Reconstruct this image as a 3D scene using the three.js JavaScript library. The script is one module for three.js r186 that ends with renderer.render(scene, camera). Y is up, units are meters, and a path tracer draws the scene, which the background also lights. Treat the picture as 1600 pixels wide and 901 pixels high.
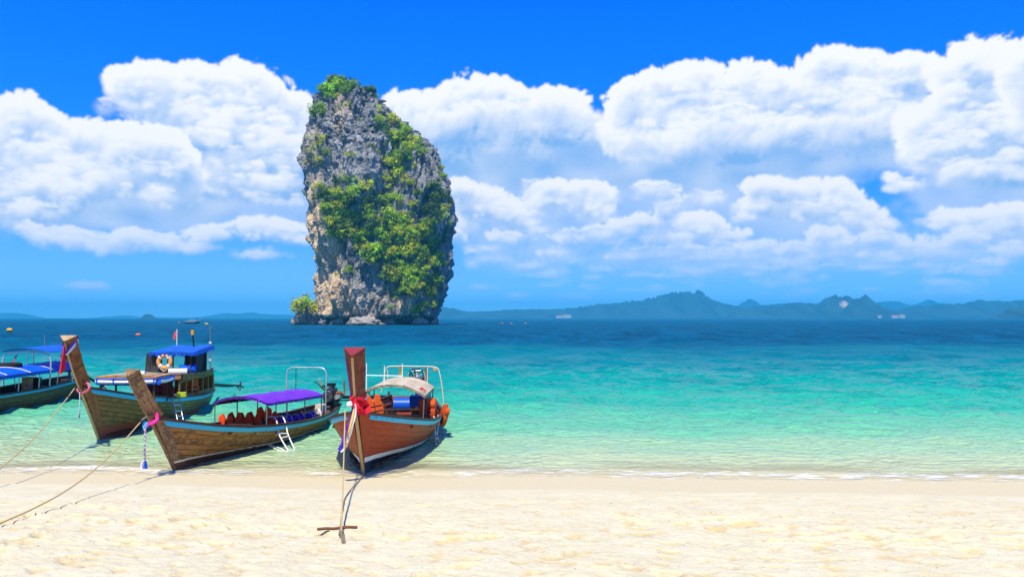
import * as THREE from 'three';
import { mergeGeometries } from 'three/addons/utils/BufferGeometryUtils.js';
import { createNoise2D, createNoise3D } from 'simplex-noise';

// ---------------------------------------------------------------- camera, sun, exposure
const scene = new THREE.Scene();
const CAM_H = 3.6, FOC = 1385, HORIZON = 496.5;              // metres above the sea; lens in pixels of the 1600 wide photograph
const camera = new THREE.PerspectiveCamera(2 * Math.atan(450.5 / FOC) * 180 / Math.PI, 1600 / 901, 0.5, 60000);
camera.position.set(0, CAM_H, 0);
camera.rotation.x = Math.atan((HORIZON - 450.5) / FOC);
const renderer = new THREE.WebGLRenderer({ antialias: true });
renderer.toneMapping = THREE.LinearToneMapping;
renderer.toneMappingExposure = 1.22;
renderer.shadowMap.enabled = true;
const SUN = new THREE.Vector3(-0.07, 0.875, 0.48).normalize();
const sun = new THREE.DirectionalLight(new THREE.Color().setRGB(1, 0.93, 0.76), 5);
sun.name = 'sun'; sun.position.copy(SUN).multiplyScalar(300); sun.castShadow = true; sun.shadow.radius = 3.5;
Object.assign(sun.shadow.camera, { left: -120, right: 120, top: 120, bottom: -120, far: 900 });
scene.add(sun, sun.target);
scene.fog = new THREE.FogExp2(new THREE.Color().setRGB(0.06, 0.66, 1.0), 2.0e-4);

// ---------------------------------------------------------------- small tools
function rng(seed) { let a = seed >>> 0; return () => { a = (a + 0x6d2b79f5) | 0; let t = Math.imul(a ^ (a >>> 15), 1 | a); t = (t + Math.imul(t ^ (t >>> 7), 61 | t)) ^ t; return ((t ^ (t >>> 14)) >>> 0) / 4294967296; }; }
const n2 = createNoise2D(rng(7)), n3 = createNoise3D(rng(11));
const lerp = (a, b, t) => a + (b - a) * t, clamp = (x, a = 0, b = 1) => Math.min(b, Math.max(a, x));
const smooth = (a, b, x) => { const t = clamp((x - a) / (b - a)); return t * t * (3 - 2 * t); };
const fbm2 = (x, y, o = 4) => { let s = 0, a = 0.5; for (let i = 0; i < o; i++, a *= 0.5, x = x * 2.03 + 17.1, y = y * 2.03 - 9.7) s += a * n2(x, y); return s; };
const fbm3 = (x, y, z, o = 4) => { let s = 0, a = 0.5; for (let i = 0; i < o; i++, a *= 0.5, x *= 2.03, y *= 2.03, z *= 2.03) s += a * n3(x, y, z); return s; };
function table(list) {                                        // piecewise linear through [x, y] pairs
  return (x) => { let i = 1; while (i < list.length - 1 && list[i][0] < x) i++; const [a, b] = list[i - 1], [c, d] = list[i]; return lerp(b, d, clamp((x - a) / (c - a))); };
}
const rgb = (r, g, b) => new THREE.Color().setRGB(r, g, b);
const V = (x, y, z) => new THREE.Vector3(x, y, z);
const names = {};
function numbered(name) { const k = (names[name] = (names[name] ?? -1) + 1); return k ? name + '_' + String(k).padStart(3, '0') : name; }
function shadows(o) { o.traverse((m) => { if (m.isMesh) { m.castShadow = true; m.receiveShadow = true; } }); return o; }
function structure(name, geometry, material, label) {
  const m = new THREE.Mesh(geometry, material); m.name = numbered(name); m.userData = { kind: 'structure' }; if (label) m.userData.label = label;
  scene.add(shadows(m)); return m;
}
function tag(o, label, category, group, kind) { o.userData = { label }; if (category) o.userData.category = category; if (group) o.userData.group = group; if (kind) o.userData.kind = kind; return o; }
function thing(name, label, category, group) { const g = new THREE.Group(); g.name = numbered(name); tag(g, label, category, group); scene.add(g); return g; }
function part(name, geometry, material, parent, label) {
  const list = Array.isArray(geometry) ? geometry : [geometry];
  const g = list.length > 1 ? merge(list) : list[0];
  const m = new THREE.Mesh(g, material); m.name = name; if (label) m.userData.label = label; parent.add(shadows(m)); return m;
}
const each = (name, list, material, parent, label) => list.map((g) => part(name, g, material, parent, label));
function merge(list) {
  const same = list.map((g) => { g = g.index ? g.toNonIndexed() : g; for (const k of Object.keys(g.attributes)) if (!['position', 'normal', 'uv'].includes(k)) g.deleteAttribute(k); return g; });
  return mergeGeometries(same);
}
function gridGeometry(nu, nv, fn, color) {                   // fn(u, v, i, j) -> [x, y, z]; color(i, j, k) -> [r, g, b, (a)]
  const pos = new Float32Array((nu + 1) * (nv + 1) * 3), uv = new Float32Array((nu + 1) * (nv + 1) * 2), index = [];
  for (let j = 0, k = 0; j <= nv; j++) for (let i = 0; i <= nu; i++, k++) {
    const p = fn(i / nu, j / nv, i, j); pos[k * 3] = p[0]; pos[k * 3 + 1] = p[1]; pos[k * 3 + 2] = p[2]; uv[k * 2] = p[3] ?? i / nu; uv[k * 2 + 1] = p[4] ?? j / nv;
  }
  for (let j = 0; j < nv; j++) for (let i = 0; i < nu; i++) { const a = j * (nu + 1) + i, b = a + nu + 1; index.push(a, a + 1, b, a + 1, b + 1, b); }
  const g = new THREE.BufferGeometry();
  g.setAttribute('position', new THREE.BufferAttribute(pos, 3)); g.setAttribute('uv', new THREE.BufferAttribute(uv, 2)); g.setIndex(index);
  if (color) { const first = color(0, pos), n = first.length, c = new Float32Array((nu + 1) * (nv + 1) * n); for (let k = 0; k < c.length / n; k++) c.set(color(k, pos), k * n); g.setAttribute('color', new THREE.BufferAttribute(c, n)); }
  g.computeVertexNormals(); return g;
}
function dataTexture(w, h, fn, srgb, repeat) {               // fn(x, y) -> [r, g, b] in 0..1
  const d = new Uint8Array(w * h * 4);
  for (let y = 0, k = 0; y < h; y++) for (let x = 0; x < w; x++, k += 4) { const c = fn(x, y); d[k] = clamp(c[0]) * 255; d[k + 1] = clamp(c[1]) * 255; d[k + 2] = clamp(c[2]) * 255; d[k + 3] = 255; }
  const t = new THREE.DataTexture(d, w, h); t.wrapS = t.wrapT = THREE.RepeatWrapping; t.magFilter = THREE.LinearFilter; t.minFilter = THREE.LinearMipmapLinearFilter; t.generateMipmaps = true;
  if (srgb) t.colorSpace = THREE.SRGBColorSpace; if (repeat) t.repeat.set(...repeat); t.needsUpdate = true; return t;
}
// noise that wraps round a tile of w x h pixels
function tileNoise(w, h, fx, fy, seed) {
  const f = createNoise3D(rng(seed)), f2 = createNoise3D(rng(seed + 1)), R = 1 / (2 * Math.PI);
  return (x, y, k = 1) => { const a = (x / w) * 2 * Math.PI, b = (y / h) * 2 * Math.PI, A = fx * k * R, B = fy * k * R; return 0.6 * (f(Math.cos(a) * A, Math.sin(a) * A, Math.cos(b) * B) + f2(Math.cos(b) * B, Math.sin(b) * B, Math.sin(a) * A + 5)); };
}

// ---------------------------------------------------------------- sky: clear air and banks of cumulus
const toAzEl = (px, py) => { const az = Math.atan((px - 800) / FOC); return [az, Math.atan(((HORIZON - py) / FOC) * Math.cos(az))]; };
const cellHash = (i, j, k) => { let h = Math.imul(i, 374761393) ^ Math.imul(j, 668265263) ^ Math.imul(k, 974634541); h = Math.imul(h ^ (h >>> 13), 1274126177); return ((h ^ (h >>> 16)) >>> 0) / 4294967296; };
function puffs(x, y) {                                        // round heads on a jittered grid: 1 at a head's centre, 0 in the creases between heads
  const i0 = Math.floor(x), j0 = Math.floor(y); let best = 4;
  for (let j = j0 - 1; j <= j0 + 1; j++) for (let i = i0 - 1; i <= i0 + 1; i++) { const dx = i + cellHash(i, j, 1) - x, dy = j + cellHash(i, j, 2) - y; best = Math.min(best, dx * dx + dy * dy); }
  return 1 - Math.min(1, best * 1.15);
}
function buildSky() {
  const W = 4096, HH = 2048, rad = W / (2 * Math.PI), Q = rad / FOC;  // Q: sky pixels per photograph pixel
  const rows = 760, y0 = HH / 2;                                // sky rows above the horizon that hold clouds
  const out = new Float32Array(W * HH * 4);
  const az0 = W / 4, r = rng(31);
  // clear air
  const air = table([[-90, 0], [0, 0], [90, 1]]);
  const airAt = (el) => {
    const t = clamp(el / (Math.PI / 2)), k = Math.pow(clamp(el / 0.36), 0.75);
    const lowC = [0.10, 0.36, 0.95], midC = [0.0, 0.225, 0.95], topC = [0.0, 0.135, 0.93], zen = [0.004, 0.10, 0.75], glow = Math.exp(-Math.max(0, el) / 0.065);
    const c = [0, 0, 0];
    for (let i = 0; i < 3; i++) { c[i] = k < 0.5 ? lerp(lowC[i], midC[i], k * 2) : lerp(midC[i], topC[i], k * 2 - 1); c[i] = lerp(c[i], zen[i], smooth(0.22, 0.8, t)) + glow * [0.3, 0.5, 0.6][i]; }
    return c;
  };
  for (let j = 0; j < HH; j++) { const c = airAt(Math.max(0, ((j + 0.5) / HH - 0.5) * Math.PI)); for (let i = 0; i < W; i++) { const k = (j * W + i) * 4; out[k] = c[0]; out[k + 1] = c[1]; out[k + 2] = c[2]; out[k + 3] = 1; } }
  // banks: lists of [x, y, rx, ry] puffs; each bank is composited over those before it
  const banks = [];
  const add = (o, list) => banks.push({ ...o, list: list.map(([x, y, rx, ry, w]) => { const [a, e] = toAzEl(x, y); return [az0 + a * rad, e * rad, rx * Q, ry * Q, w ?? 1]; }) });
  const bank = (o, list) => {
    add(o, list);
    if (o.veil || o.soft || o.op < 0.96) return;
    const caps = []; for (const [x, y, rx, ry] of list) for (let q = 0; q < Math.max(2, Math.round(rx * ry / 330)); q++) caps.push([x + rx * lerp(-0.8, 0.8, r()), y + ry * lerp(-0.45, 0.85, r()), rx, ry]);
    caps.sort((a, b) => a[1] - b[1]);                         // heads higher up stand behind those lower down
    for (const [x, y, rx, ry] of caps) { const k = lerp(0.2, 0.46, r()) * Math.min(rx, 60), n = []; for (let q = 0; q < 4; q++) n.push([x + k * lerp(-1, 1, r()), y + k * lerp(-0.25, 0.35, r()), k * lerp(0.5, 0.9, r()), k * lerp(0.4, 0.65, r())]); add({ edge: 0.16, rough: 0.9, size: lerp(14, 26, r()), op: lerp(0.55, 0.95, r()), dim: lerp(0.02, 0.34, r()), cap: 1 }, n); }
  };
  const big = { edge: 0.09, rough: 1.15, size: 52, op: 1, dim: 0 }, mid = { edge: 0.14, rough: 1.05, size: 34, op: 0.97, dim: 0.1 }, low = { edge: 0.26, rough: 1.15, size: 20, op: 0.9, dim: 0.08 };
  const veil = { edge: 0.9, rough: 0.7, size: 46, op: 0.66, dim: 0.12, veil: 1 };
  bank(veil, [[60, 300, 120, 60], [330, 270, 130, 60], [430, 300, 90, 70], [760, 300, 130, 70], [900, 330, 160, 60], [1080, 310, 170, 60], [1250, 350, 130, 45], [1560, 290, 110, 70], [850, 395, 140, 30, 0.7], [1080, 405, 160, 30, 0.7], [1350, 390, 150, 30, 0.65], [1520, 385, 110, 30, 0.7], [250, 330, 190, 34]]);
  bank({ ...veil, op: 0.9, dim: 0.38 }, [[720, 240, 130, 60], [880, 250, 150, 60], [1040, 250, 150, 56], [1200, 250, 160, 56], [1340, 235, 110, 46], [1560, 250, 100, 56], [90, 320, 150, 40], [260, 318, 110, 34]]);
  bank(big, [[202, 140, 44, 34], [180, 128, 22, 22], [262, 148, 56, 42], [330, 152, 56, 46], [400, 150, 54, 42], [372, 140, 30, 30], [450, 178, 54, 38], [330, 196, 96, 36], [420, 220, 80, 44], [455, 262, 50, 40], [370, 262, 50, 32], [420, 292, 66, 26], [320, 292, 36, 18]]);
  bank(big, [[16, 196, 46, 42], [60, 216, 46, 36], [104, 226, 40, 32], [0, 250, 80, 60], [90, 254, 80, 48], [190, 236, 54, 38], [240, 234, 50, 36], [270, 262, 32, 36], [170, 280, 110, 44], [60, 296, 110, 46], [255, 300, 44, 26], [20, 330, 50, 18, 0.8]]);
  bank(big, [[640, 168, 32, 22], [606, 165, 12, 10], [690, 165, 46, 30], [742, 143, 44, 32], [775, 140, 34, 24], [806, 158, 40, 24], [846, 160, 22, 18], [880, 168, 44, 20], [780, 186, 160, 40]]);
  bank({ ...big, dim: 0.5, edge: 0.4, soft: 1 }, [[650, 205, 70, 40], [740, 205, 110, 42], [860, 205, 110, 44], [930, 220, 90, 44], [800, 245, 170, 42], [690, 260, 80, 40]]);
  bank(big, [[990, 166, 34, 32], [985, 146, 18, 18], [1020, 150, 26, 24], [1062, 138, 40, 30], [1100, 132, 40, 30], [1160, 130, 52, 36], [1210, 128, 30, 22], [1285, 102, 34, 26], [1310, 100, 34, 22], [1358, 100, 30, 24], [1390, 104, 30, 24], [1420, 118, 34, 30], [1260, 150, 120, 50], [1370, 150, 80, 46], [1100, 176, 110, 46], [1010, 206, 60, 40], [1200, 190, 170, 46], [1400, 186, 70, 40]]);
  bank({ ...big, dim: 0.62, edge: 0.4, soft: 1 }, [[1080, 236, 120, 34], [1190, 232, 150, 46], [1300, 225, 120, 42], [1400, 220, 80, 40], [1200, 268, 150, 22], [1040, 262, 90, 28]]);
  bank(big, [[1540, 98, 44, 32], [1510, 116, 34, 30], [1580, 116, 50, 40], [1640, 110, 60, 50], [1486, 150, 40, 40], [1550, 165, 90, 48], [1640, 190, 90, 70], [1500, 205, 54, 42], [1560, 235, 80, 42], [1600, 265, 60, 22], [1450, 235, 30, 20]]);
  bank(mid, [[716, 300, 36, 22], [745, 320, 46, 26], [785, 335, 44, 20], [810, 350, 34, 12], [720, 350, 40, 18]]);
  bank(mid, [[905, 305, 40, 22], [930, 325, 34, 28], [870, 300, 46, 20], [850, 322, 40, 24], [940, 345, 22, 10]]);
  bank(mid, [[1180, 292, 26, 16], [1215, 300, 40, 24], [1262, 302, 46, 24], [1300, 316, 36, 26], [1230, 330, 80, 18], [1340, 338, 40, 18], [1372, 352, 30, 14], [1180, 322, 40, 14]]);
  bank(mid, [[1075, 345, 26, 14], [1100, 352, 36, 18], [1130, 370, 40, 16], [1080, 372, 44, 12], [1160, 384, 22, 8]]);
  bank(mid, [[1480, 345, 34, 14], [1530, 346, 50, 20], [1580, 345, 50, 22], [1550, 368, 60, 14], [1610, 368, 40, 16], [1410, 290, 28, 10, 0.7], [1390, 278, 14, 8, 0.7]]);
  bank(mid, [[70, 368, 34, 15], [110, 378, 46, 16], [170, 384, 56, 14], [200, 370, 30, 12], [260, 378, 40, 14], [330, 368, 40, 14], [300, 386, 60, 10], [390, 356, 36, 16], [440, 362, 46, 18], [470, 375, 30, 12], [400, 398, 46, 9, 0.8], [130, 447, 28, 7, 0.8], [40, 355, 20, 10, 0.7]]);
  bank(low, [[900, 372, 40, 12], [940, 366, 40, 14], [985, 360, 34, 16], [1030, 372, 40, 12], [760, 388, 36, 9], [735, 415, 22, 12], [870, 395, 30, 10], [985, 402, 46, 10], [1040, 396, 50, 14], [1080, 404, 34, 9], [820, 415, 40, 9], [870, 425, 30, 8], [1190, 384, 26, 11], [1240, 390, 40, 12], [1312, 384, 36, 13], [1370, 374, 36, 12], [1360, 398, 60, 10], [1300, 400, 36, 8], [1440, 390, 34, 13], [1480, 396, 40, 10], [1440, 416, 30, 8], [1170, 402, 40, 9], [1230, 432, 50, 9], [1000, 430, 40, 7], [1180, 430, 24, 7], [1390, 418, 30, 6], [1560, 412, 36, 8], [1350, 418, 26, 7], [810, 463, 26, 6], [1260, 455, 26, 6], [800, 372, 40, 14], [700, 372, 30, 12], [1130, 392, 40, 11], [1210, 408, 44, 11], [1290, 366, 34, 14], [1260, 420, 36, 9], [1420, 400, 44, 11], [1500, 372, 40, 14], [1590, 392, 34, 12], [1540, 425, 40, 8], [940, 420, 40, 9], [1000, 348, 34, 14], [1050, 325, 30, 14], [1020, 300, 40, 16], [1110, 312, 36, 14], [1480, 442, 40, 7], [1080, 425, 34, 8]]);
  { // many small far puffs in the haze to the right, and the same kind of banks round the rest of the sky
    const small = []; for (let i = 0; i < 60; i++) small.push([lerp(720, 1640, r()), lerp(398, 470, r()), 12 + 26 * r(), 3 + 4 * r(), 0.55 + 0.3 * r()]);
    bank({ ...low, op: 0.6, dim: 0.12 }, small);
    for (let a = 1720; a < 1720 + 6500; a += 330) {            // azimuth kept in photograph pixels of arc, round the horizon
      const put = (o, list) => banks.push({ ...o, list: list.map(([x, y, rx, ry]) => [az0 + ((x - 800) / FOC) * rad, ((HORIZON - y) / FOC) * rad, rx * Q, ry * Q, 1]) });
      const top = lerp(90, 230, r()), tower = [], body = [], bits = [];
      for (let i = 0; i < 12; i++) { const x = a + lerp(-170, 170, r()); tower.push([x, top + lerp(0, 100, r()), 30 + 40 * r(), 24 + 20 * r()]); body.push([x + 40, top + 110 + 50 * r(), 70 + 50 * r(), 30 + 12 * r()]); bits.push([a + lerp(-170, 170, r()), lerp(340, 460, r()), 24 + 30 * r(), 5 + 10 * r()]); }
      put(big, tower); put({ ...big, dim: 0.42, edge: 0.5, soft: 1 }, body.slice(0, 5)); put(mid, bits.slice(0, 6)); put(low, bits.slice(6));
    }
  }
  const D = new Float32Array(W * rows), T = new Float32Array(W * rows);
  for (const b of banks) {
    let x0 = 1e9, x1 = -1e9, lo = 1e9, hi = -1e9;
    for (const [x, y, rx, ry] of b.list) { x0 = Math.min(x0, x - rx * 2); x1 = Math.max(x1, x + rx * 2); lo = Math.min(lo, y - ry * 2.2); hi = Math.max(hi, y + ry * 2); }
    x0 = Math.floor(x0) - 2; x1 = Math.ceil(x1) + 2; lo = Math.max(0, Math.floor(lo)); hi = Math.min(rows - 1, Math.ceil(hi) + 2);
    const w = x1 - x0 + 1, h = hi - lo + 1, F = new Float32Array(w * h).fill(-1), off = 100 * r();
    for (const [x, y, rx, ry, s] of b.list) {
      const a = Math.max(0, Math.floor(x - 2 * rx) - x0), z = Math.min(w - 1, Math.ceil(x + 2 * rx) - x0), c = Math.max(0, Math.floor(y - 2 * ry) - lo), d = Math.min(h - 1, Math.ceil(y + 2 * ry) - lo);
      for (let j = c; j <= d; j++) for (let i = a; i <= z; i++) { const dx = (i + x0 - x) / rx, dy = (j + lo - y) / ry, v = (1 - Math.sqrt(dx * dx + dy * dy)) * s, k = j * w + i, f = F[k]; F[k] = Math.max(f, v) + 0.18 * Math.exp(-8 * Math.abs(f - v)) * (v > -0.9 ? 1 : 0); }
    }
    const sz = b.size * Q, base = Float32Array.from(F);
    for (let j = 0; j < h; j++) for (let i = 0; i < w; i++) {
      const k = j * w + i; if (F[k] < -0.8) { F[k] = -1; continue; }
      const x = (i + off * 30) / sz, y = (j + lo) / sz; let s = 0, a = 1, f = 1, t = 0;
      const wx = 0.35 * n2(x * 0.7 + 40, y * 0.7), wy = 0.35 * n2(x * 0.7, y * 0.7 + 90);
      for (let o = 0; o < 6; o++, a *= 0.6, f *= 2.05) { s += a * (0.78 * puffs((x + wx) * f + 13.7 * o, (y + wy) * f + 5.3 * o) + 0.22 * (0.5 + 0.6 * n2((x + wy) * f * 1.7 + 31 * o, (y - wx) * f * 1.7))); t += a; }
      F[k] = Math.min(F[k], 0.75) + b.rough * (s / t - 0.58 + 0.25 * n2(x * 0.35 + 7, y * 0.5));
    }
    const G = new Float32Array(w * h); for (let j = 2; j < h - 2; j++) for (let i = 2; i < w - 2; i++) { let q = 0; for (let b2 = -2; b2 <= 2; b2++) for (let a2 = -2; a2 <= 2; a2++) q += F[(j + b2) * w + i + a2]; G[j * w + i] = q / 25; }
    const softAt = (i, j) => (i < 0 || j < 0 || i >= w || j >= h ? -1 : G[j * w + i]);
    const smoothAt = (i, j) => (i < 0 || j < 0 || i >= w || j >= h ? -1 : base[j * w + i]);
    const at = (i, j) => (i < 0 || j < 0 || i >= w || j >= h ? -1 : F[j * w + i]);
    const sx = -0.35, sy = 0.94;
    for (let j = 0; j < h; j++) for (let i = 0; i < w; i++) {
      const k = j * w + i, f = F[k], under = smooth(0.0, 0.45, f - at(i, j - 9) + 0.25 * (f - at(i, j - 24))); let alpha = b.veil ? smooth(-0.15, 0.5, f) : smooth(0, b.edge * (1 + (b.cap ? 7 : 3.5) * under), f); if (alpha <= 0) continue;
      alpha = b.soft ? alpha * b.op : alpha * b.op;
      let dep = 0; for (const d of [2, 4, 7, 11]) dep += 0.7 * Math.max(0, softAt(Math.round(i + sx * d), Math.round(j + sy * d)));
      for (const d of [16, 24, 34, 46, 60]) dep += 1.0 * Math.max(0, smoothAt(Math.round(i + sx * d), Math.round(j + sy * d)));
      const relief = clamp((f - at(i - 1, j + 1)) * 1.3 + (f - at(i - 1, j + 4)) * 0.8, -0.5, 0.4);
      const big2 = 0.5 + 0.5 * n2((i + off * 9) / (sz * 2.2), (j + lo) / (sz * 1.1));
      let lit = b.veil ? clamp(0.42 + 0.4 * big2 - b.dim) : clamp(Math.exp(-dep * (b.cap ? 0.55 : lerp(0.26, 0.6, big2))) * 1.16 + relief * (0.5 - 0.2 * under) + 0.06 - b.dim * 0.5);
      lit = Math.pow(lit, 0.85);
      const el = (j + lo) / rad, hz = smooth(0.12, 0.0, el) * 0.6;      // low clouds sink into the air
      const sky = airAt(el), K = ((j + lo + y0) * W + (((i + x0) % W) + W) % W) * 4;
      const shade = [0.2, 0.41, 0.76], white = [0.86, 0.86, 0.88];
      for (let c = 0; c < 3; c++) { let v = lerp(shade[c], white[c], lit); v = lerp(v, sky[c] * 0.6 + [0.6, 0.68, 0.85][c] * 0.4, hz); out[K + c] = lerp(out[K + c], v, alpha * (1 - 0.35 * hz)); }
    }
  }
  const t = new THREE.DataTexture(out, W, HH, THREE.RGBAFormat, THREE.FloatType);
  t.mapping = THREE.EquirectangularReflectionMapping; t.magFilter = t.minFilter = THREE.LinearFilter; t.needsUpdate = true;
  return t;
}
scene.background = buildSky();
scene.environment = scene.background;

// ---------------------------------------------------------------- beach and sea bed
const shoreAt = (x) => 20.05 - 0.045 * clamp(x, -40, 40) + 0.22 * n2(x * 0.16, 3) + 0.07 * n2(x * 0.7, 9);      // metres from the camera to the still water's edge
const wetAt = (x) => 17.75 - 0.085 * clamp(x, -40, 40) + 0.25 * n2(x * 0.13, 33) + 0.08 * n2(x * 0.6, 44);      // edge of the wet sand
function beachY(x, d) {
  const s = shoreAt(x) - d;
  if (s > 0) return 0.09 * s - 0.1 * (1 - Math.exp(-s * 0.45)) * 0.9 + 0.02;
  return Math.max(-14, 0.075 * s - 0.0012 * s * s) + 0.02;
}
const prints = {};                                            // trodden hollows in rows of steps, kept by square metre
{
  const r = rng(91);
  for (let k = 0; k < 34; k++) {
    let x = lerp(-13, 13, r()), d = lerp(7.6, 16.5, r()), a = r() < 0.75 ? (r() - 0.5) * 0.9 + (r() < 0.5 ? Math.PI : 0) : r() * 6.28; const n = 3 + Math.floor(r() * 13);
    for (let i = 0; i < n; i++) { a += 0.18 * (r() - 0.5); x += 0.62 * Math.cos(a); d += 0.62 * Math.sin(a); const s = i % 2 ? 0.1 : -0.1, p = { x: x - Math.sin(a) * s, d: d + Math.cos(a) * s, a, k: 0.6 + 0.7 * r() }; for (let u = -1; u <= 1; u++) for (let v = -1; v <= 1; v++) (prints[(Math.floor(p.x) + u) + ',' + (Math.floor(p.d) + v)] ??= []).push(p); }
  }
}
function printAt(x, d) {                                      // [depth, inside]
  const list = prints[Math.floor(x) + ',' + Math.floor(d)]; if (!list) return [0, 0]; let h = 0, m = 0;
  for (const p of list) { const dx = x - p.x, dd = d - p.d, u = (dx * Math.cos(p.a) + dd * Math.sin(p.a)) / 0.19, v = (dd * Math.cos(p.a) - dx * Math.sin(p.a)) / 0.09, q = Math.sqrt(u * u + v * v); if (q < 2.2) { h += p.k * (-0.065 * smooth(1.05, 0.5, q) + 0.026 * Math.exp(-Math.pow((q - 1.35) / 0.3, 2))); m = Math.max(m, p.k * smooth(1.1, 0.6, q)); } }
  return [h, m];
}
const dryDetail = (x, d, wet) => {
  const dents = Math.pow(clamp(fbm2(x * 1.6, d * 1.6 + 50, 4) * 1.5 + 0.08), 1.6), mounds = fbm2(x * 0.55 + 9, d * 0.55, 3);
  return wet * (0.25 + 0.75 * smooth(17.8, 12.5, d)) * (0.022 * mounds - 0.055 * dents + 0.014 * fbm2(x * 4, d * 4, 2) + 0.015 * fbm2(x * 11, d * 11, 3) + printAt(x, d)[0]);
};
const sandY = (x, d) => { const dry = smooth(0, 0.5, wetAt(x) - d); return beachY(x, d) + 0.035 * smooth(0, 0.22, wetAt(x) - d) + dryDetail(x, d, dry); };
{
  // one sheet, fine where the camera looks at it, from far behind the camera to deep water
  const ds = []; for (let d = -60; d < 6; d += 2.2) ds.push(d); for (let d = 6; d < 21; d += 0.035) ds.push(d); for (let d = 21; d < 40; d += 0.5) ds.push(d); for (let d = 40; d < 260; d += 8) ds.push(d);
  const nx = 640, xs = (u) => { const t = 2 * u - 1; return 15 * t + Math.sign(t) * Math.pow(Math.abs(t), 9) * 150; };
  const geo = gridGeometry(nx, ds.length - 1, (u, v, i, j) => { const x = xs(u), d = ds[j]; return [x, d > 5 && d < 22 && Math.abs(x) < 16 ? sandY(x, d) : beachY(x, d), -d, x, d]; }, (k, pos) => {
    const x = pos[k * 3], d = -pos[k * 3 + 2], f = fbm2(x * 3.1 + 5, d * 3.1, 3), dry = smooth(-0.3, 0.35, wetAt(x) - d + 0.12 * n2(x * 2.3, d * 3)), m = fbm2(x * 0.9, d * 0.9 + 70, 3);
    const foot = clamp(printAt(x, d)[1]), stainOrShade = 0.95 * foot + 0.85 * smooth(0.1, 0.42, fbm2(x * 1.6, d * 1.6 + 50, 4) * 1.1 + 0.3 * fbm2(x * 7, d * 5, 2) + 0.25 * fbm2(x * 0.25, d * 0.3, 2) - 0.04) * smooth(18.5, 13, d);  // shade of prints and dents painted in as a darker ochre
    const c = [0.63 + 0.05 * m + 0.03 * f, 0.566 + 0.05 * m + 0.035 * f, 0.345 + 0.05 * m + 0.04 * f], wet = [0.60, 0.515, 0.29];
    const sub = smooth(0.1, 1.2, d - shoreAt(x)); return [0, 1, 2].map((i) => lerp(lerp(wet[i], [0.72, 0.64, 0.42][i], sub), lerp(c[i], [0.52, 0.36, 0.13][i], Math.min(1, stainOrShade) * 0.7), dry));
  });
  const grain = tileNoise(512, 512, 40, 40, 5), lump = tileNoise(512, 512, 9, 9, 15);
  const r = rng(3), bump = dataTexture(512, 512, (x, y) => { const v = 0.5 + 0.22 * lump(x, y) + 0.2 * grain(x, y) + 0.12 * (r() - 0.5); return [v, v, v]; });
  bump.repeat.set(0.8, 0.8);
  structure('sand', geo, new THREE.MeshStandardMaterial({ name: 'sand', vertexColors: true, roughness: 0.92, bumpMap: bump, bumpScale: 0.017 }), 'pale cream sand beach, trodden and lumpy, darker and smooth along the water');
}

// ---------------------------------------------------------------- sea
function waveY(x, d) {
  const near = smooth(0.5, 14, d - shoreAt(x)), px = d * d / (CAM_H * 886);      // px: metres of sea per picture row
  let y = 0;
  const wx = x + 1.2 * n2(x * 0.05, d * 0.05), tilt = d + 0.12 * x;
  for (const [len, amp, ang] of [[60, 0.45, 0.2], [24, 0.34, -0.15], [10.5, 0.22, 0.1], [4.4, 0.19, -0.25], [2.1, 0.14, 0.3], [1.05, 0.034, -0.15], [0.5, 0.010, 0.4]]) {
    const fade = len > 8 ? smooth(0.2, 1.4, len / px) : smooth(0.6, 2.4, len / px); if (fade <= 0) continue;
    const c = Math.cos(ang), s = Math.sin(ang), a = (wx * c + tilt * s) / (len * (len > 8 ? 1.15 : 1.9)), b = (tilt * c - wx * s) / len, v = n2(a + len * 7, b);
    y += amp * fade * (1 - 1.6 * Math.abs(v)) * (len < 2 ? 0.3 + 0.7 * near : len > 8 ? smooth(4, 60, d - shoreAt(x)) : near);
  }
  const s = d - shoreAt(x);                                    // a tiny breaking ripple at the edge
  const lip = Math.exp(-Math.pow((s - 0.55 - 0.3 * n2(x * 0.35, 77)) / 0.16, 2)) * smooth(-0.25, 0.5, n2(x * 0.4, 5) + 0.25);
  return 0.02 + y * 0.8 + 0.045 * lip;
}
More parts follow.
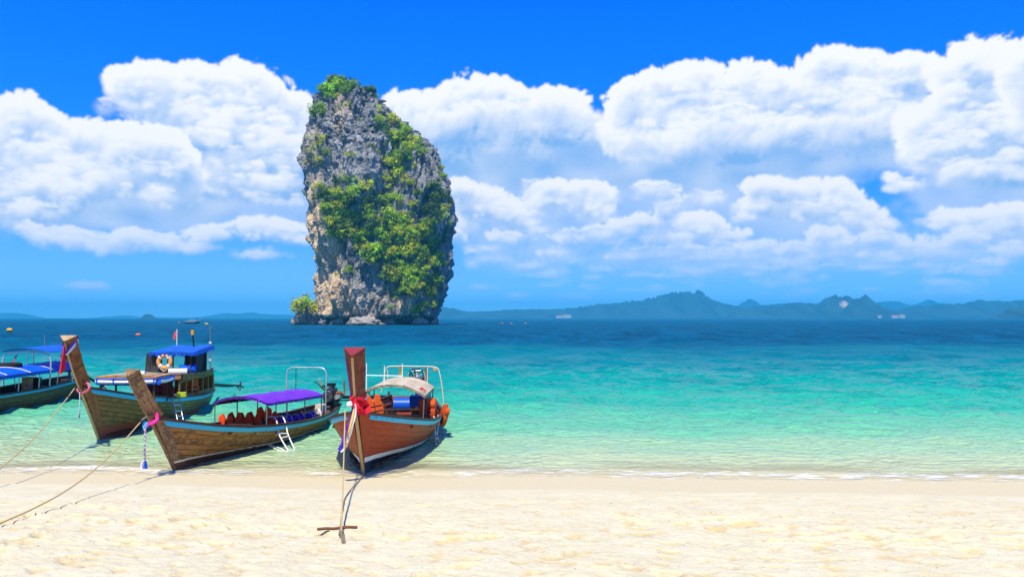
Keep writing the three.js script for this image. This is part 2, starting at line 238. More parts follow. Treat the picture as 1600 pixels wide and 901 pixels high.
{
  const ds = []; for (let q = 0; q <= 600; q++) { const p = lerp(CAM_H * 886 / 18.4, 0, Math.pow(q / 600, 0.94)); const d = Math.min(9300, CAM_H * 886 / Math.max(p, 0.01)); if (!ds.length || d > ds[ds.length - 1] + 1e-3) ds.push(d); }
  const nx = 740, band = table([[0, 0], [1, 1]]);
  const stops = [[0, [0.72, 0.66, 0.36, 0.10]], [0.8, [0.70, 0.70, 0.38, 0.3]], [2.2, [0.58, 0.68, 0.35, 0.78]], [5, [0.33, 0.55, 0.29, 0.94]], [9, [0.125, 0.45, 0.25, 0.985]], [16, [0.026, 0.365, 0.235, 1]], [27, [0.005, 0.285, 0.225, 1]], [48, [0.002, 0.195, 0.20, 1]], [66, [0.002, 0.15, 0.19, 1]], [84, [0.001, 0.098, 0.165, 1]], [130, [0.001, 0.078, 0.145, 1]], [300, [0.001, 0.084, 0.15, 1]], [2000, [0.001, 0.095, 0.16, 1]], [30000, [0.002, 0.1, 0.18, 1]]];
  const colorAt = (s) => { let i = 1; while (i < stops.length - 1 && stops[i][0] < s) i++; const a = stops[i - 1], b = stops[i], t = smooth(a[0], b[0], s); return a[1].map((v, c) => lerp(v, b[1][c], t)); };
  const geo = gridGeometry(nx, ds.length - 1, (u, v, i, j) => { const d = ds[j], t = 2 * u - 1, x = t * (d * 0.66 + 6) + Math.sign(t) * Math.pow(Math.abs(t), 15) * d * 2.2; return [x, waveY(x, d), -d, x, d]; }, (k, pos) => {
    const x = pos[k * 3], d = -pos[k * 3 + 2], s0 = Math.max(0, d - shoreAt(x)), left = smooth(-4, -26, x) ;
    let s = s0 * (1 + 0.22 * fbm2(x * 0.03, d * 0.03, 3)) + 0.6 * n2(x * 0.2, d * 0.3);
    const c = colorAt(Math.max(0, s * lerp(1, 0.86, left * smooth(100, 40, d))));
    const darkPatch = smooth(0.05, 0.4, fbm2(x * 0.11 + 3, d * 0.17, 4)) * smooth(8, 22, s0) * smooth(110, 60, s0);    // random darker patches over the middle water
    const mott = 1 + (0.55 * fbm2(x * 0.09, d * 0.05 + 20, 3) + 0.5 * fbm2(x * 0.45, d * 0.22, 2)) * smooth(55, 130, s0) * smooth(1500, 300, s0);   // light and dark of distant chop painted into the water colour at random
    for (let i = 0; i < 3; i++) c[i] *= (1 - [0.4, 0.16, 0.12][i] * darkPatch) * Math.max(0.3, mott);
    const foam = 0.8 * smooth(0.26, 0.62, fbm2(x * 1.1, d * 4.2, 4) + 0.6 * Math.exp(-Math.pow((s0 - 0.55 - 0.3 * n2(x * 0.35, 77)) / 0.4, 2)) + 0.3 * Math.exp(-Math.pow((s0 - 0.05) / 0.1, 2)) - 0.1) * smooth(1.5, 0.7, s0) * smooth(-0.35, 0.2, n2(x * 0.22, 61) + 0.25);
    return [lerp(c[0], 0.85, foam), lerp(c[1], 0.87, foam), lerp(c[2], 0.85, foam), lerp(c[3], 0.75, foam)];
  });
  const a = tileNoise(512, 512, 26, 40, 21), b = tileNoise(512, 512, 9, 16, 23), bump = dataTexture(512, 512, (x, y) => { const v = 0.55 - 0.3 * Math.abs(a(x, y)) - 0.35 * Math.abs(b(x, y)); return [v, v, v]; });
  bump.repeat.set(1 / 9, 1 / 9);
  const rough = dataTexture(4, 512, (x, y) => { const d = y / 512 * 300, v = lerp(0.15, 0.62, smooth(30, 120, d)); return [v, v, v]; }); rough.wrapS = rough.wrapT = THREE.ClampToEdgeWrapping; rough.repeat.set(1 / 300, 1 / 300);   // ripples finer than the mesh, seen from farther and farther
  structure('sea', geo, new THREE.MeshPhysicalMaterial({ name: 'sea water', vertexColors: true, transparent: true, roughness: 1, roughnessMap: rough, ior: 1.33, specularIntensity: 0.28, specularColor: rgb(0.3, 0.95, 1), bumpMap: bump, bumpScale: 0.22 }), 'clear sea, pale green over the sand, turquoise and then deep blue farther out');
}
{ // shell bits, twigs and weed scraps lying about on the dry sand
  const r = rng(19), list = [];
  for (let i = 0; i < 170; i++) {
    const x = lerp(-11, 11, r()), d = lerp(8, 17, Math.pow(r(), 0.8)), k = lerp(0.004, 0.014, Math.pow(r(), 3)), g = r() < 0.6 ? new THREE.DodecahedronGeometry(k, 0).scale(1.3, 0.6, 1) : new THREE.CylinderGeometry(k * 0.3, k * 0.2, k * 6, 5).rotateZ(1.5);
    g.rotateY(r() * 6.28).rotateX(0.3 * r()); g.translate(x, sandY(x, d) + k * 0.4, -d); list.push(g);
  }
  const o = new THREE.Mesh(merge(list), new THREE.MeshStandardMaterial({ name: 'weed scraps', color: rgb(0.34, 0.22, 0.09), roughness: 0.9 })); o.name = numbered('beach_debris'); tag(o, 'small brown twigs and shell bits scattered over the dry sand', null, null, 'stuff'); scene.add(shadows(o));
}

// ---------------------------------------------------------------- the rock island
const leafy = { dark: [0.06, 0.125, 0.012], mid: [0.20, 0.36, 0.014], bright: [0.38, 0.60, 0.012], yellow: [0.52, 0.58, 0.02], dry: [0.24, 0.19, 0.05] };
// leaf-sized faces scattered through clumps; clumps: [{p, r, c}]
function foliageGeometry(clumps, leaves, seed, leafSize = 0.36, flat = 0.8) {
  const r = rng(seed), n = clumps.reduce((s, c) => s + Math.round(leaves * (c.n ?? 1)), 0), pos = new Float32Array(n * 12), nor = new Float32Array(n * 12), col = new Float32Array(n * 12), index = new Uint32Array(n * 6);
  let k = 0; const a = V(0, 0, 0), b = V(0, 0, 0), d = V(0, 0, 0), q = V(0, 0, 0);
  for (const c of clumps) for (let i = 0; i < Math.round(leaves * (c.n ?? 1)); i++, k++) {
    do d.set(2 * r() - 1, 2 * r() - 1, 2 * r() - 1); while (d.lengthSq() > 1 || d.lengthSq() < 0.02);
    const rr = 0.55 + 0.45 * r(), lump = 1 + 0.28 * n3(d.x * 2 + c.p.x, d.y * 2 + c.p.y, d.z * 2 + c.p.z); d.normalize();
    q.copy(d).multiplyScalar(c.r * rr * lump); q.y *= flat; q.add(c.p);
    const nn = d.clone().add(V(0.7 * (r() - 0.5), 0.4 + 0.6 * r(), 0.7 * (r() - 0.5))).normalize(); a.set(r() - 0.5, r() - 0.5, r() - 0.5).cross(nn).normalize(); b.crossVectors(nn, a);
    const s = c.r * leafSize * (0.6 + 0.8 * r()), s2 = s * (0.5 + 0.3 * r()), v = 0.75 + 0.5 * r();
    const pts = [[-1, -0.35], [0.1, -0.6], [1, 0.3], [-0.1, 0.62]];
    for (let m = 0; m < 4; m++) {
      const o = k * 12 + m * 3, [x, y] = pts[m];
      pos[o] = q.x + a.x * x * s * 0.6 + b.x * y * s2; pos[o + 1] = q.y + a.y * x * s * 0.6 + b.y * y * s2; pos[o + 2] = q.z + a.z * x * s * 0.6 + b.z * y * s2;
      nor[o] = nn.x; nor[o + 1] = nn.y; nor[o + 2] = nn.z; col[o] = c.c[0] * v; col[o + 1] = c.c[1] * v; col[o + 2] = c.c[2] * v;
    }
    index.set([k * 4, k * 4 + 1, k * 4 + 2, k * 4, k * 4 + 2, k * 4 + 3], k * 6);
  }
  const g = new THREE.BufferGeometry(); g.setAttribute('position', new THREE.BufferAttribute(pos, 3)); g.setAttribute('normal', new THREE.BufferAttribute(nor, 3)); g.setAttribute('color', new THREE.BufferAttribute(col, 3)); g.setIndex(new THREE.BufferAttribute(index, 1)); return g;
}
const leafMaterial = new THREE.MeshPhysicalMaterial({ name: 'leaves', vertexColors: true, roughness: 0.8, transmission: 0.3, thickness: 0, specularIntensity: 0.25, side: THREE.DoubleSide });
const barkMaterial = new THREE.MeshStandardMaterial({ name: 'bark', color: rgb(0.12, 0.09, 0.065), roughness: 0.95 });
const ROCK_D = 450, ROCK_K = ROCK_D / FOC, ROCK_SEA = HORIZON + CAM_H / ROCK_K;     // distance; metres per photograph pixel there; its water line in the photograph
const rockX = (px) => (px - 800) * ROCK_K, rockY = (py) => (ROCK_SEA - py) * ROCK_K;
const rockLeft = table([[128, 527], [136, 508], [145, 494], [155, 487], [170, 483], [200, 479], [230, 472], [250, 470], [262, 472], [268, 477], [290, 479], [320, 484], [350, 488], [380, 493], [410, 498], [440, 500], [470, 499], [490, 496], [503, 492], [512, 490]]);
const rockRight = table([[128, 540], [132, 556], [140, 576], [148, 586], [158, 598], [172, 608], [186, 624], [200, 641], [212, 657], [224, 670], [238, 682], [262, 688], [282, 694], [300, 701], [320, 708], [340, 710], [358, 707], [380, 704], [405, 703], [430, 702], [450, 698], [468, 692], [486, 687], [512, 684]]);
{
  const island = thing('rock_island', 'tall grey and tan limestone tower draped in green bushes, standing in the sea', 'island');
  island.position.set(rockX(595), 0, -ROCK_D);
  const rows = 430, cols = 580, top = rockY(130), P = [];
  const bill = (x, y, z) => Math.abs(n3(x, y, z));
  const geo = gridGeometry(cols, rows, (u, v, i, j) => {
    const y = lerp(-3, top, v < 0.97 ? v * 0.985 / 0.97 : lerp(0.985, 1, (v - 0.97) / 0.03)), py = ROCK_SEA - y / ROCK_K, l = (rockLeft(py) - 595) * ROCK_K, r = (rockRight(py) - 595) * ROCK_K;
    const close = v > 0.995 ? 0.02 : 1, th = u * 2 * Math.PI, c = Math.cos(th), s = Math.sin(th), e = 2 / 2.5;
    let rx = ((r - l) / 2 - 1.5) * close, rz = Math.max(3, rx * 0.8) * (0.75 + 0.25 * smooth(top, top * 0.6, y)) * close, cx = (l + r) / 2;
    let x = Math.sign(c) * Math.pow(Math.abs(c), e), z = Math.sign(s) * Math.pow(Math.abs(s), e);
    const X = cx + x * rx, Z = z * rz + rz * 0.0, edge = smooth(0.2, 0.75, Math.abs(s));      // less relief where the outline is read
    let d = (bill(X * 0.03, y * 0.013, Z * 0.03 + 4) - 0.35) * 9 * edge + (bill(X * 0.075 + 3, y * 0.028, Z * 0.075) - 0.3) * lerp(3.2, 5, edge) + (bill(X * 0.17, y * 0.035, Z * 0.17) - 0.36) * 3.8 + (bill(X * 0.42, y * 0.1, Z * 0.42) - 0.36) * 2.2 + (bill(X * 1.0, y * 0.35, Z * 1.0) - 0.3) * 0.8;
    const ledge = Math.sin(y * 0.42 + 2.5 * n3(X * 0.03, y * 0.02, Z * 0.03)); d += 0.5 * Math.pow(Math.abs(ledge), 3);
    d -= 5.5 * smooth(5.5, 2.0, y) * (0.7 + 0.5 * n3(X * 0.08, 1, Z * 0.08));               // the sea has cut a notch at the foot
    d += 5 * smooth(26, 4, y) * edge * Math.max(0, n3(X * 0.05, 7, Z * 0.05) + 0.15);           // fallen blocks and buttresses low down
    d *= close * smooth(0, 3, rx);
    const q = Math.hypot(x / Math.max(rx, 0.1), z / Math.max(rz, 0.1)) || 1, nx = (x / Math.max(rx, 0.1)) / q, nz = (z / Math.max(rz, 0.1)) / q;
    const p = [X + nx * d, y + 0.4 * n3(X * 0.3, y * 0.3, Z * 0.3), Z + nz * d]; return p;
  }, (k, pos) => {
    const x = pos[k * 3], y = pos[k * 3 + 1], z = pos[k * 3 + 2], px = x / ROCK_K + 595, py = ROCK_SEA - y / ROCK_K;
    const g = 0.5 + 0.5 * fbm3(x * 0.12, y * 0.03, z * 0.12, 4), f = n3(x * 0.5, y * 0.1, z * 0.5), f2 = n3(x * 1.6, y * 0.9, z * 1.6);
    const blob = (cx, cy, rx, ry) => smooth(1.35, 0.7, Math.hypot((px - cx) / rx, (py - cy) / ry) + 0.3 * fbm3(x * 0.1, y * 0.07, z * 0.1, 3));
    const tan = Math.min(1, 1.3 * blob(510, 415, 32, 90) + 1.2 * blob(522, 385, 18, 50) + 0.6 * blob(535, 465, 38, 34) + 0.3 * blob(497, 240, 14, 60) + 0.5 * blob(540, 175, 14, 40) + 0.25 * blob(600, 480, 60, 22) + 0.7 * blob(640, 465, 10, 24) + 0.4 * blob(505, 320, 14, 40)) * smooth(-0.5, 0.1, fbm3(x * 0.14 + 8, y * 0.035, z * 0.14, 3) + 0.25);
    let c = [0.225, 0.225, 0.215].map((b) => b * lerp(0.55, 1.75, g) * (1 + 0.25 * f + 0.18 * f2));
    const streak = smooth(0.18, 0.5, n3(x * 0.28 + 30, y * 0.03, z * 0.28)); c = c.map((b, i) => lerp(b, [0.05, 0.053, 0.06][i], streak * 0.68));
    const pale = smooth(0.35, 0.7, n3(x * 0.13 + 60, y * 0.04, z * 0.13)) * 0.65; c = c.map((b, i) => lerp(b, [0.44, 0.43, 0.42][i], pale));
    const ochre = smooth(0.25, 0.6, n3(x * 0.2, y * 0.06, z * 0.2 + 40)); const t = [0.70, 0.54, 0.33].map((b, i) => lerp(b, [0.52, 0.30, 0.12][i], ochre * 0.55) * (1 + 0.2 * f + 0.15 * f2));
    c = c.map((b, i) => lerp(b, t[i], tan));
    return c.map((b, i) => lerp(b, [0.03, 0.03, 0.028][i], smooth(5.2, 2.6, y + 1.2 * f)));    // black weed line, with the shade of the notch put into the colour
  });
  const pos = geo.attributes.position.array;
  const tx = tileNoise(512, 512, 24, 12, 41), tb = dataTexture(512, 512, (x, y) => { const v = 0.2 + 0.9 * Math.abs(tx(x, y)) ; return [v, v, v]; }); tb.repeat.set(14, 9);
  part('rock_face', geo, new THREE.MeshStandardMaterial({ name: 'limestone', vertexColors: true, roughness: 0.95, bumpMap: tb, bumpScale: 0.7 }), island);
  // a point on the side of the rock that faces the beach, from its place across and up
  const surface = (px, py) => {
    const y = rockY(py); let row = clamp(Math.round((y + 3) / (top + 3) * rows / 1.015 * 1.0), 0, rows - 1), best = null, bd = 1e9;
    while (row < rows - 2 && pos[((row) * (cols + 1) + 155) * 3 + 1] < y) row++; while (row > 1 && pos[(row * (cols + 1) + 155) * 3 + 1] > y) row--;
    for (let i = 0; i <= cols; i++) { const k = (row * (cols + 1) + i) * 3; if (pos[k + 2] < -2) continue; const q = Math.abs(pos[k] / ROCK_K + 595 - px); if (q < bd) { bd = q; best = V(pos[k], pos[k + 1], pos[k + 2]); } }
    return best;
  };
  const patches = [[522, 146, 26, 16, 1], [506, 168, 13, 22, 0.8], [545, 136, 18, 7, 0.9], [575, 150, 14, 8, 0.4], [536, 172, 16, 12, 0.25], [512, 252, 16, 30, 0.6], [500, 215, 10, 20, 0.15], [516, 312, 10, 16, 0.9], [530, 332, 16, 28, 1.2], [552, 294, 20, 8, 0.8], [550, 330, 20, 20, 1.1], [592, 318, 40, 16, 0.8], [612, 205, 12, 18, 0.7], [628, 224, 15, 22, 1], [638, 256, 20, 36, 1.1], [657, 244, 12, 18, 1.1], [606, 196, 8, 10, 0.5], [684, 290, 11, 34, 0.9], [692, 330, 12, 24, 1], [655, 296, 26, 18, 0.45], [618, 280, 12, 40, 0.5], [640, 335, 36, 16, 0.6], [560, 362, 26, 24, 1.2], [600, 362, 44, 26, 1.2], [640, 376, 44, 30, 1.2], [676, 384, 20, 32, 1.2], [600, 398, 28, 16, 1.2], [630, 412, 44, 24, 1.2], [655, 440, 32, 24, 1.1], [634, 436, 28, 12, 1.1], [678, 430, 14, 34, 1], [668, 465, 16, 18, 0.9], [664, 488, 14, 6, 0.9], [620, 462, 12, 20, 0.4], [562, 425, 6, 7, 0.7], [540, 425, 6, 12, 0.6], [575, 195, 26, 26, 0.08], [560, 250, 34, 36, 0.06], [596, 260, 20, 36, 0.12], [485, 235, 7, 40, 0.15], [700, 335, 6, 34, 0.5], [600, 178, 12, 12, 0.5]];
  const r = rng(77), clumps = [];
  for (const [cx, cy, rx, ry, den] of patches) {
    const n = Math.round(rx * ry * den * 0.044) + 1;
    for (let i = 0; i < n; i++) {
      const a = r() * 6.283, q = Math.sqrt(r()), px = cx + Math.cos(a) * q * rx, py = cy + Math.sin(a) * q * ry;
      if (fbm2(px * 0.06, py * 0.06, 3) < -0.34 + 0.14 * (1 - den)) continue;
      const p = surface(px, py); if (!p) continue;
      // one tree or bush: a few leaf clumps of one colour
      const size = (den < 0.4 ? 1.6 : 2.2) + 3.2 * Math.pow(r(), 1.8) * (den > 0.6 ? 1 : 0.35), t = r() + 0.5 * fbm2(px * 0.035 + 4, py * 0.035, 3) + 0.1;
      const c = t < 0.36 ? leafy.dark : t < 0.58 ? leafy.mid : t < 0.86 ? leafy.bright : leafy.yellow, k = 0.75 + 0.5 * r(), col = (px < 525 && py > 200 && py < 290 && r() < 0.6 ? leafy.yellow : c).map((x) => x * k), m = Math.round(2 + size * 1.6);
      for (let q2 = 0; q2 < m; q2++) { const a2 = r() * 6.283, w2 = Math.sqrt(r()) * size * 0.75; clumps.push({ p: V(p.x + Math.cos(a2) * w2, p.y + size * lerp(-0.1, 0.7, r()), p.z + size * (0.1 + 0.5 * r()) + Math.sin(a2) * w2 * 0.5), r: size * lerp(0.28, 0.5, r()), n: 0.75, c: col.map((x) => x * lerp(0.85, 1.15, r())) }); }
    }
  }
  part('bushes', foliageGeometry(clumps, 82, 5, 0.285), leafMaterial, island).userData.kind = 'stuff';
  // boulders at the foot
  const boulder = (px, py, w, h, c, seed, zz) => {
    const g = gridGeometry(44, 26, (u, v) => { const a = u * 6.2832, b = lerp(-0.9, Math.PI / 2, v), n = 1 + 0.3 * fbm3(Math.cos(a) * 1.6 + seed, b * 1.6, Math.sin(a) * 1.6, 4) - 0.25 * Math.abs(n3(Math.cos(a) * 3 + seed, b * 3, Math.sin(a) * 3)); return [Math.cos(a) * Math.cos(b) * w * n, Math.sin(b) * h * n, Math.sin(a) * Math.cos(b) * w * 0.7 * n]; }, (k, p) => { const f = 1 + 0.4 * fbm3(p[k * 3] * 0.5 + seed, p[k * 3 + 1] * 0.5, p[k * 3 + 2] * 0.5, 3), dk = smooth(1.3, 0.3, p[k * 3 + 1] + 0.4 * n3(p[k * 3], seed, p[k * 3 + 2])); return c.map((b) => lerp(b * f, 0.035, dk)); });
    g.translate(rockX(px) - island.position.x, 0.2, zz); return g;
  };
  const bm = new THREE.MeshStandardMaterial({ name: 'boulder stone', vertexColors: true, roughness: 0.95 });
  const front = (px) => { const p = surface(px, 500); return p ? p.z : 20; };
  for (const [px, w, h, c, s] of [[582, 9, 5, [0.33, 0.30, 0.26], 3], [655, 6, 5.5, [0.33, 0.31, 0.29], 8], [668, 5.5, 8, [0.3, 0.28, 0.26], 12], [540, 6, 4.5, [0.3, 0.26, 0.2], 15], [520, 5, 4, [0.24, 0.22, 0.2], 18], [620, 5, 4, [0.24, 0.22, 0.2], 21], [500, 6, 5, [0.22, 0.2, 0.18], 25]])
    part('boulder', boulder(px, 500, w, h, c, s, front(px) - 1), bm, island);
  // the low outcrop on the left with its own bush
  part('outcrop', boulder(483, 500, 8.2, 8.5, [0.26, 0.23, 0.18], 31, 4), bm, island, 'low dark outcrop on the left foot of the tower');
  const tree = (name, label, px, py, h, spread, seed, z, palette, lean = 0) => {
    const o = thing(name, label, 'tree'); o.position.set(rockX(px), rockY(py), -ROCK_D + z);
    const rr = rng(seed), list = [];
    for (let i = 0; i < 44; i++) { const a = rr() * 6.283, q = Math.sqrt(rr()); list.push({ p: V(Math.cos(a) * q * spread + lean * h * 0.5, h * lerp(0.35, 1, rr() * (1 - 0.5 * q)), Math.sin(a) * q * spread * 0.8), r: lerp(1.1, 2.0, rr()) * spread / 6 + 0.5, c: palette[Math.floor(rr() * palette.length)].map((x) => x * lerp(0.7, 1.2, rr())) }); }
    part('crown', foliageGeometry(list, 60, seed, 0.3), leafMaterial, o);
    const limbs = [new THREE.CylinderGeometry(0.14, 0.34, h * 0.75, 7).translate(0, h * 0.3, 0)];
    for (let i = 0; i < 7; i++) { const c = list[i * 3].p, b = V(0, h * 0.35, 0), m = new THREE.CylinderGeometry(0.06, 0.14, b.distanceTo(c), 5); m.applyQuaternion(new THREE.Quaternion().setFromUnitVectors(V(0, 1, 0), c.clone().sub(b).normalize())).translate(...b.clone().add(c).multiplyScalar(0.5).toArray()); limbs.push(m); }
    part('trunk', limbs, barkMaterial, o);
  };
  tree('bushy_tree', 'olive green bush spreading over the low outcrop left of the tower', 485, 497, 12.5, 7.6, 101, 9, [leafy.bright, leafy.yellow, leafy.yellow], -0.1);
  tree('windswept_tree', 'dark green tree leaning out on the very top of the rock tower', 526, 136, 6.5, 5.5, 102, 3, [leafy.dark, leafy.mid]);
  tree('windswept_tree', 'small dark tree on the right shoulder of the rock tower summit', 577, 147, 4.5, 3.2, 103, 3, [leafy.dark, leafy.mid]);
  tree('windswept_tree', 'thin olive tree on the left end of the rock tower summit', 507, 146, 5, 3.4, 104, 4, [leafy.mid, leafy.bright]);
}

// ---------------------------------------------------------------- hills along the horizon
{
  const material = new THREE.MeshStandardMaterial({ name: 'wooded hills', vertexColors: true, roughness: 1 });
  const hill = (D, outline, label, seed, cliff, depth = 0.14) => {
    const k = D / FOC, sea = HORIZON + CAM_H / k, xs = outline.map((p) => p[0]), x0 = xs[0], x1 = xs[xs.length - 1], f = table(outline), nx = Math.max(60, Math.round((x1 - x0) * 1.2)), nz = 26;
    const geo = gridGeometry(nx, nz, (u, v) => {
      const px = lerp(x0, x1, u), z = D * (1 - depth * 0.7 + v * depth), X = (px - 800) * k, w = v < 0.62 ? Math.pow(v / 0.62, 0.85) : 1 - Math.pow((v - 0.62) / 0.38, 1.6), top = Math.max(0, (sea - f(px)) * k);
      const g = 1 - Math.abs(n2(X * 0.004 + seed, z * 0.002)) * 0.5 * Math.sin(Math.min(1, v / 0.62) * Math.PI) + 0.2 * fbm2(X * 0.011 + seed, z * 0.011, 4), ridge = v > 0.5 && v < 0.75 ? 1 + 0.12 * fbm2(X * 0.036 + seed, 3, 3) : g;
      return [X, -6 + (top + 6) * w * ridge, -z];
    }, (q, p) => { const f = 1 + 1.3 * fbm2(p[q * 3] * 0.005 + seed, p[q * 3 + 1] * 0.02 + p[q * 3 + 2] * 0.004, 4), px = p[q * 3] / k + 800, py = sea - p[q * 3 + 1] / k, bare = cliff ? smooth(1, 0.6, Math.hypot((px - cliff[0]) / cliff[2], (py - cliff[1]) / cliff[3]) + 0.4 * n2(px * 0.3, py * 0.3)) : 0; return [lerp(0.012 * f, 0.55, bare), lerp(0.04 * f, 0.36, bare), lerp(0.03 * f, 0.26, bare)]; });
    const m = structure('hills', geo, material, label); return m;
  };
  hill(7694, [[1130, 497], [1145, 480], [1157, 473], [1166, 468], [1175, 469], [1184, 478], [1230, 487], [1350, 480], [1366, 473], [1395, 471], [1411, 476], [1427, 477], [1445, 469], [1460, 474], [1500, 478], [1560, 472], [1640, 470], [1700, 497]], 'palest far hills behind the right hand range', 1);
  hill(5244, [[640, 497], [680, 481], [691, 479], [710, 482], [732, 486.5], [760, 486], [795, 483.5], [841, 483], [881, 482], [925, 477], [1001, 469], [1046, 458], [1067, 456], [1080, 457], [1091, 452.5], [1095, 455], [1097, 460.5], [1109, 469], [1145, 478], [1190, 486], [1240, 497]], 'long blue hill rising to a blunt hooked peak', 2);
  hill(4731, [[1130, 497], [1160, 481], [1190, 477], [1240, 473.5], [1253, 473], [1274, 476], [1300, 480], [1380, 488], [1427, 478.5], [1465, 476], [1499, 475], [1528, 469], [1548, 471], [1566, 472], [1585, 470], [1600, 467], [1650, 463], [1700, 478], [1760, 497]], 'wooded hills along the right half of the horizon', 3);
  hill(4389, [[1268, 497], [1276, 478], [1281, 469], [1292, 465], [1303, 462.5], [1312, 465], [1321, 462.8], [1331, 467], [1340, 474], [1352, 488], [1360, 497]], 'double topped limestone hill with a bare pinkish cliff', 4, [1309, 476, 8, 6], 0.08);
  hill(4104, [[1310, 497], [1322, 478], [1332, 468.5], [1342, 466], [1350, 461.5], [1356, 466], [1361, 471], [1368, 476], [1393, 486], [1430, 497]], 'steep dark hill in front of the double topped one', 5, null, 0.08);
  hill(3191, [[1545, 497], [1556, 492], [1575, 483], [1584, 480.5], [1591, 479.5], [1600, 483], [1625, 490], [1650, 497]], 'small dark headland at the right edge', 6, null, 0.06);
  hill(8550, [[-260, 497], [-120, 487], [0, 489.5], [29, 488.7], [40, 490], [56, 497]], 'faint low hills at the left edge of the horizon', 7);
  hill(9120, [[170, 497], [190, 493.4], [205, 492.7], [216, 495], [260, 495.8], [310, 496], [336, 493], [356, 488.7], [372, 490], [387, 489.6], [391, 488], [404, 488.5], [409, 490], [430, 491], [460, 492], [520, 493], [560, 497]], 'faint hills left of the rock tower', 8);
  hill(3419, [[222, 496.6], [226, 491.5], [229, 490.6], [235, 491], [239, 492.2], [244, 496.6]], 'tiny dark wooded islet on the horizon', 9, null, 0.02);
  const wall = new THREE.MeshStandardMaterial({ name: 'white walls', color: rgb(0.5, 0.48, 0.44), roughness: 0.8 }), roofs = new THREE.MeshStandardMaterial({ name: 'clay roof', color: rgb(0.5, 0.25, 0.17), roughness: 0.9 });
  const house = (px, w, h, D, label) => {
    const o = thing('white_building', label, 'building'); o.position.set((px - 800) * D / FOC, 0, -D);
    part('wall', new THREE.BoxGeometry(w, h, 16).translate(0, h / 2 + 3, 0), wall, o);
    const s = new THREE.Shape([new THREE.Vector2(-9, 0), new THREE.Vector2(9, 0), new THREE.Vector2(0, 3)]); part('roof', new THREE.ExtrudeGeometry(s, { depth: w + 4, bevelEnabled: false }).rotateY(Math.PI / 2).translate(-w / 2 - 2, h + 3.02, 0), roofs, o);
  };
  house(874, 32, 9, 4480, 'small white building on the far shore below the long hill'); house(886, 40, 14, 4484, 'larger white building on the far shore below the long hill');
  house(1374, 14, 8, 3760, 'tiny white building alone at the foot of the steep dark hill'); house(1398, 28, 8, 3764, 'white building left in the far row right of the steep hill'); house(1409, 22, 11, 3768, 'taller white building right in the far row beyond the steep hill');
}

// ---------------------------------------------------------------- materials and shapes for the boats
const fade = tileNoise(256, 256, 5, 5, 301), crease = tileNoise(256, 256, 14, 7, 305);
const tarpMap = dataTexture(256, 256, (x, y) => { const v = clamp(0.86 + 0.22 * fade(x, y) + 0.1 * crease(x, y)); return [v, v, v]; }, false), tarpBump = dataTexture(256, 256, (x, y) => { const v = 0.5 + 0.5 * crease(x, y) + 0.3 * fade(x, y); return [v, v, v]; });
function woodTexture(a, b, stainOrShade, seed, streak = 1) {         // grain along u
  const g1 = tileNoise(512, 256, 3, 46, seed), g2 = tileNoise(512, 256, 9, 90, seed + 2), bl = tileNoise(512, 256, 5, 4, seed + 4), sp = tileNoise(512, 256, 16, 20, seed + 6);
  return dataTexture(512, 256, (x, y) => {
    const t = clamp(0.5 + 0.45 * streak * g1(x, y) + 0.25 * g2(x, y) + 0.35 * bl(x, y)), s = smooth(0.0, 0.42, bl(x, y) * 0.8 + 0.6 * sp(x, y)) * 0.72;
    return [0, 1, 2].map((i) => Math.pow(clamp(lerp(lerp(a[i], b[i], t), stainOrShade[i], s)), 1 / 2.2));
  }, true);
}
const std = (name, o) => new THREE.MeshPhysicalMaterial({ name, roughness: 0.7, specularIntensity: o.metalness ? 1 : 0.45, ...o });
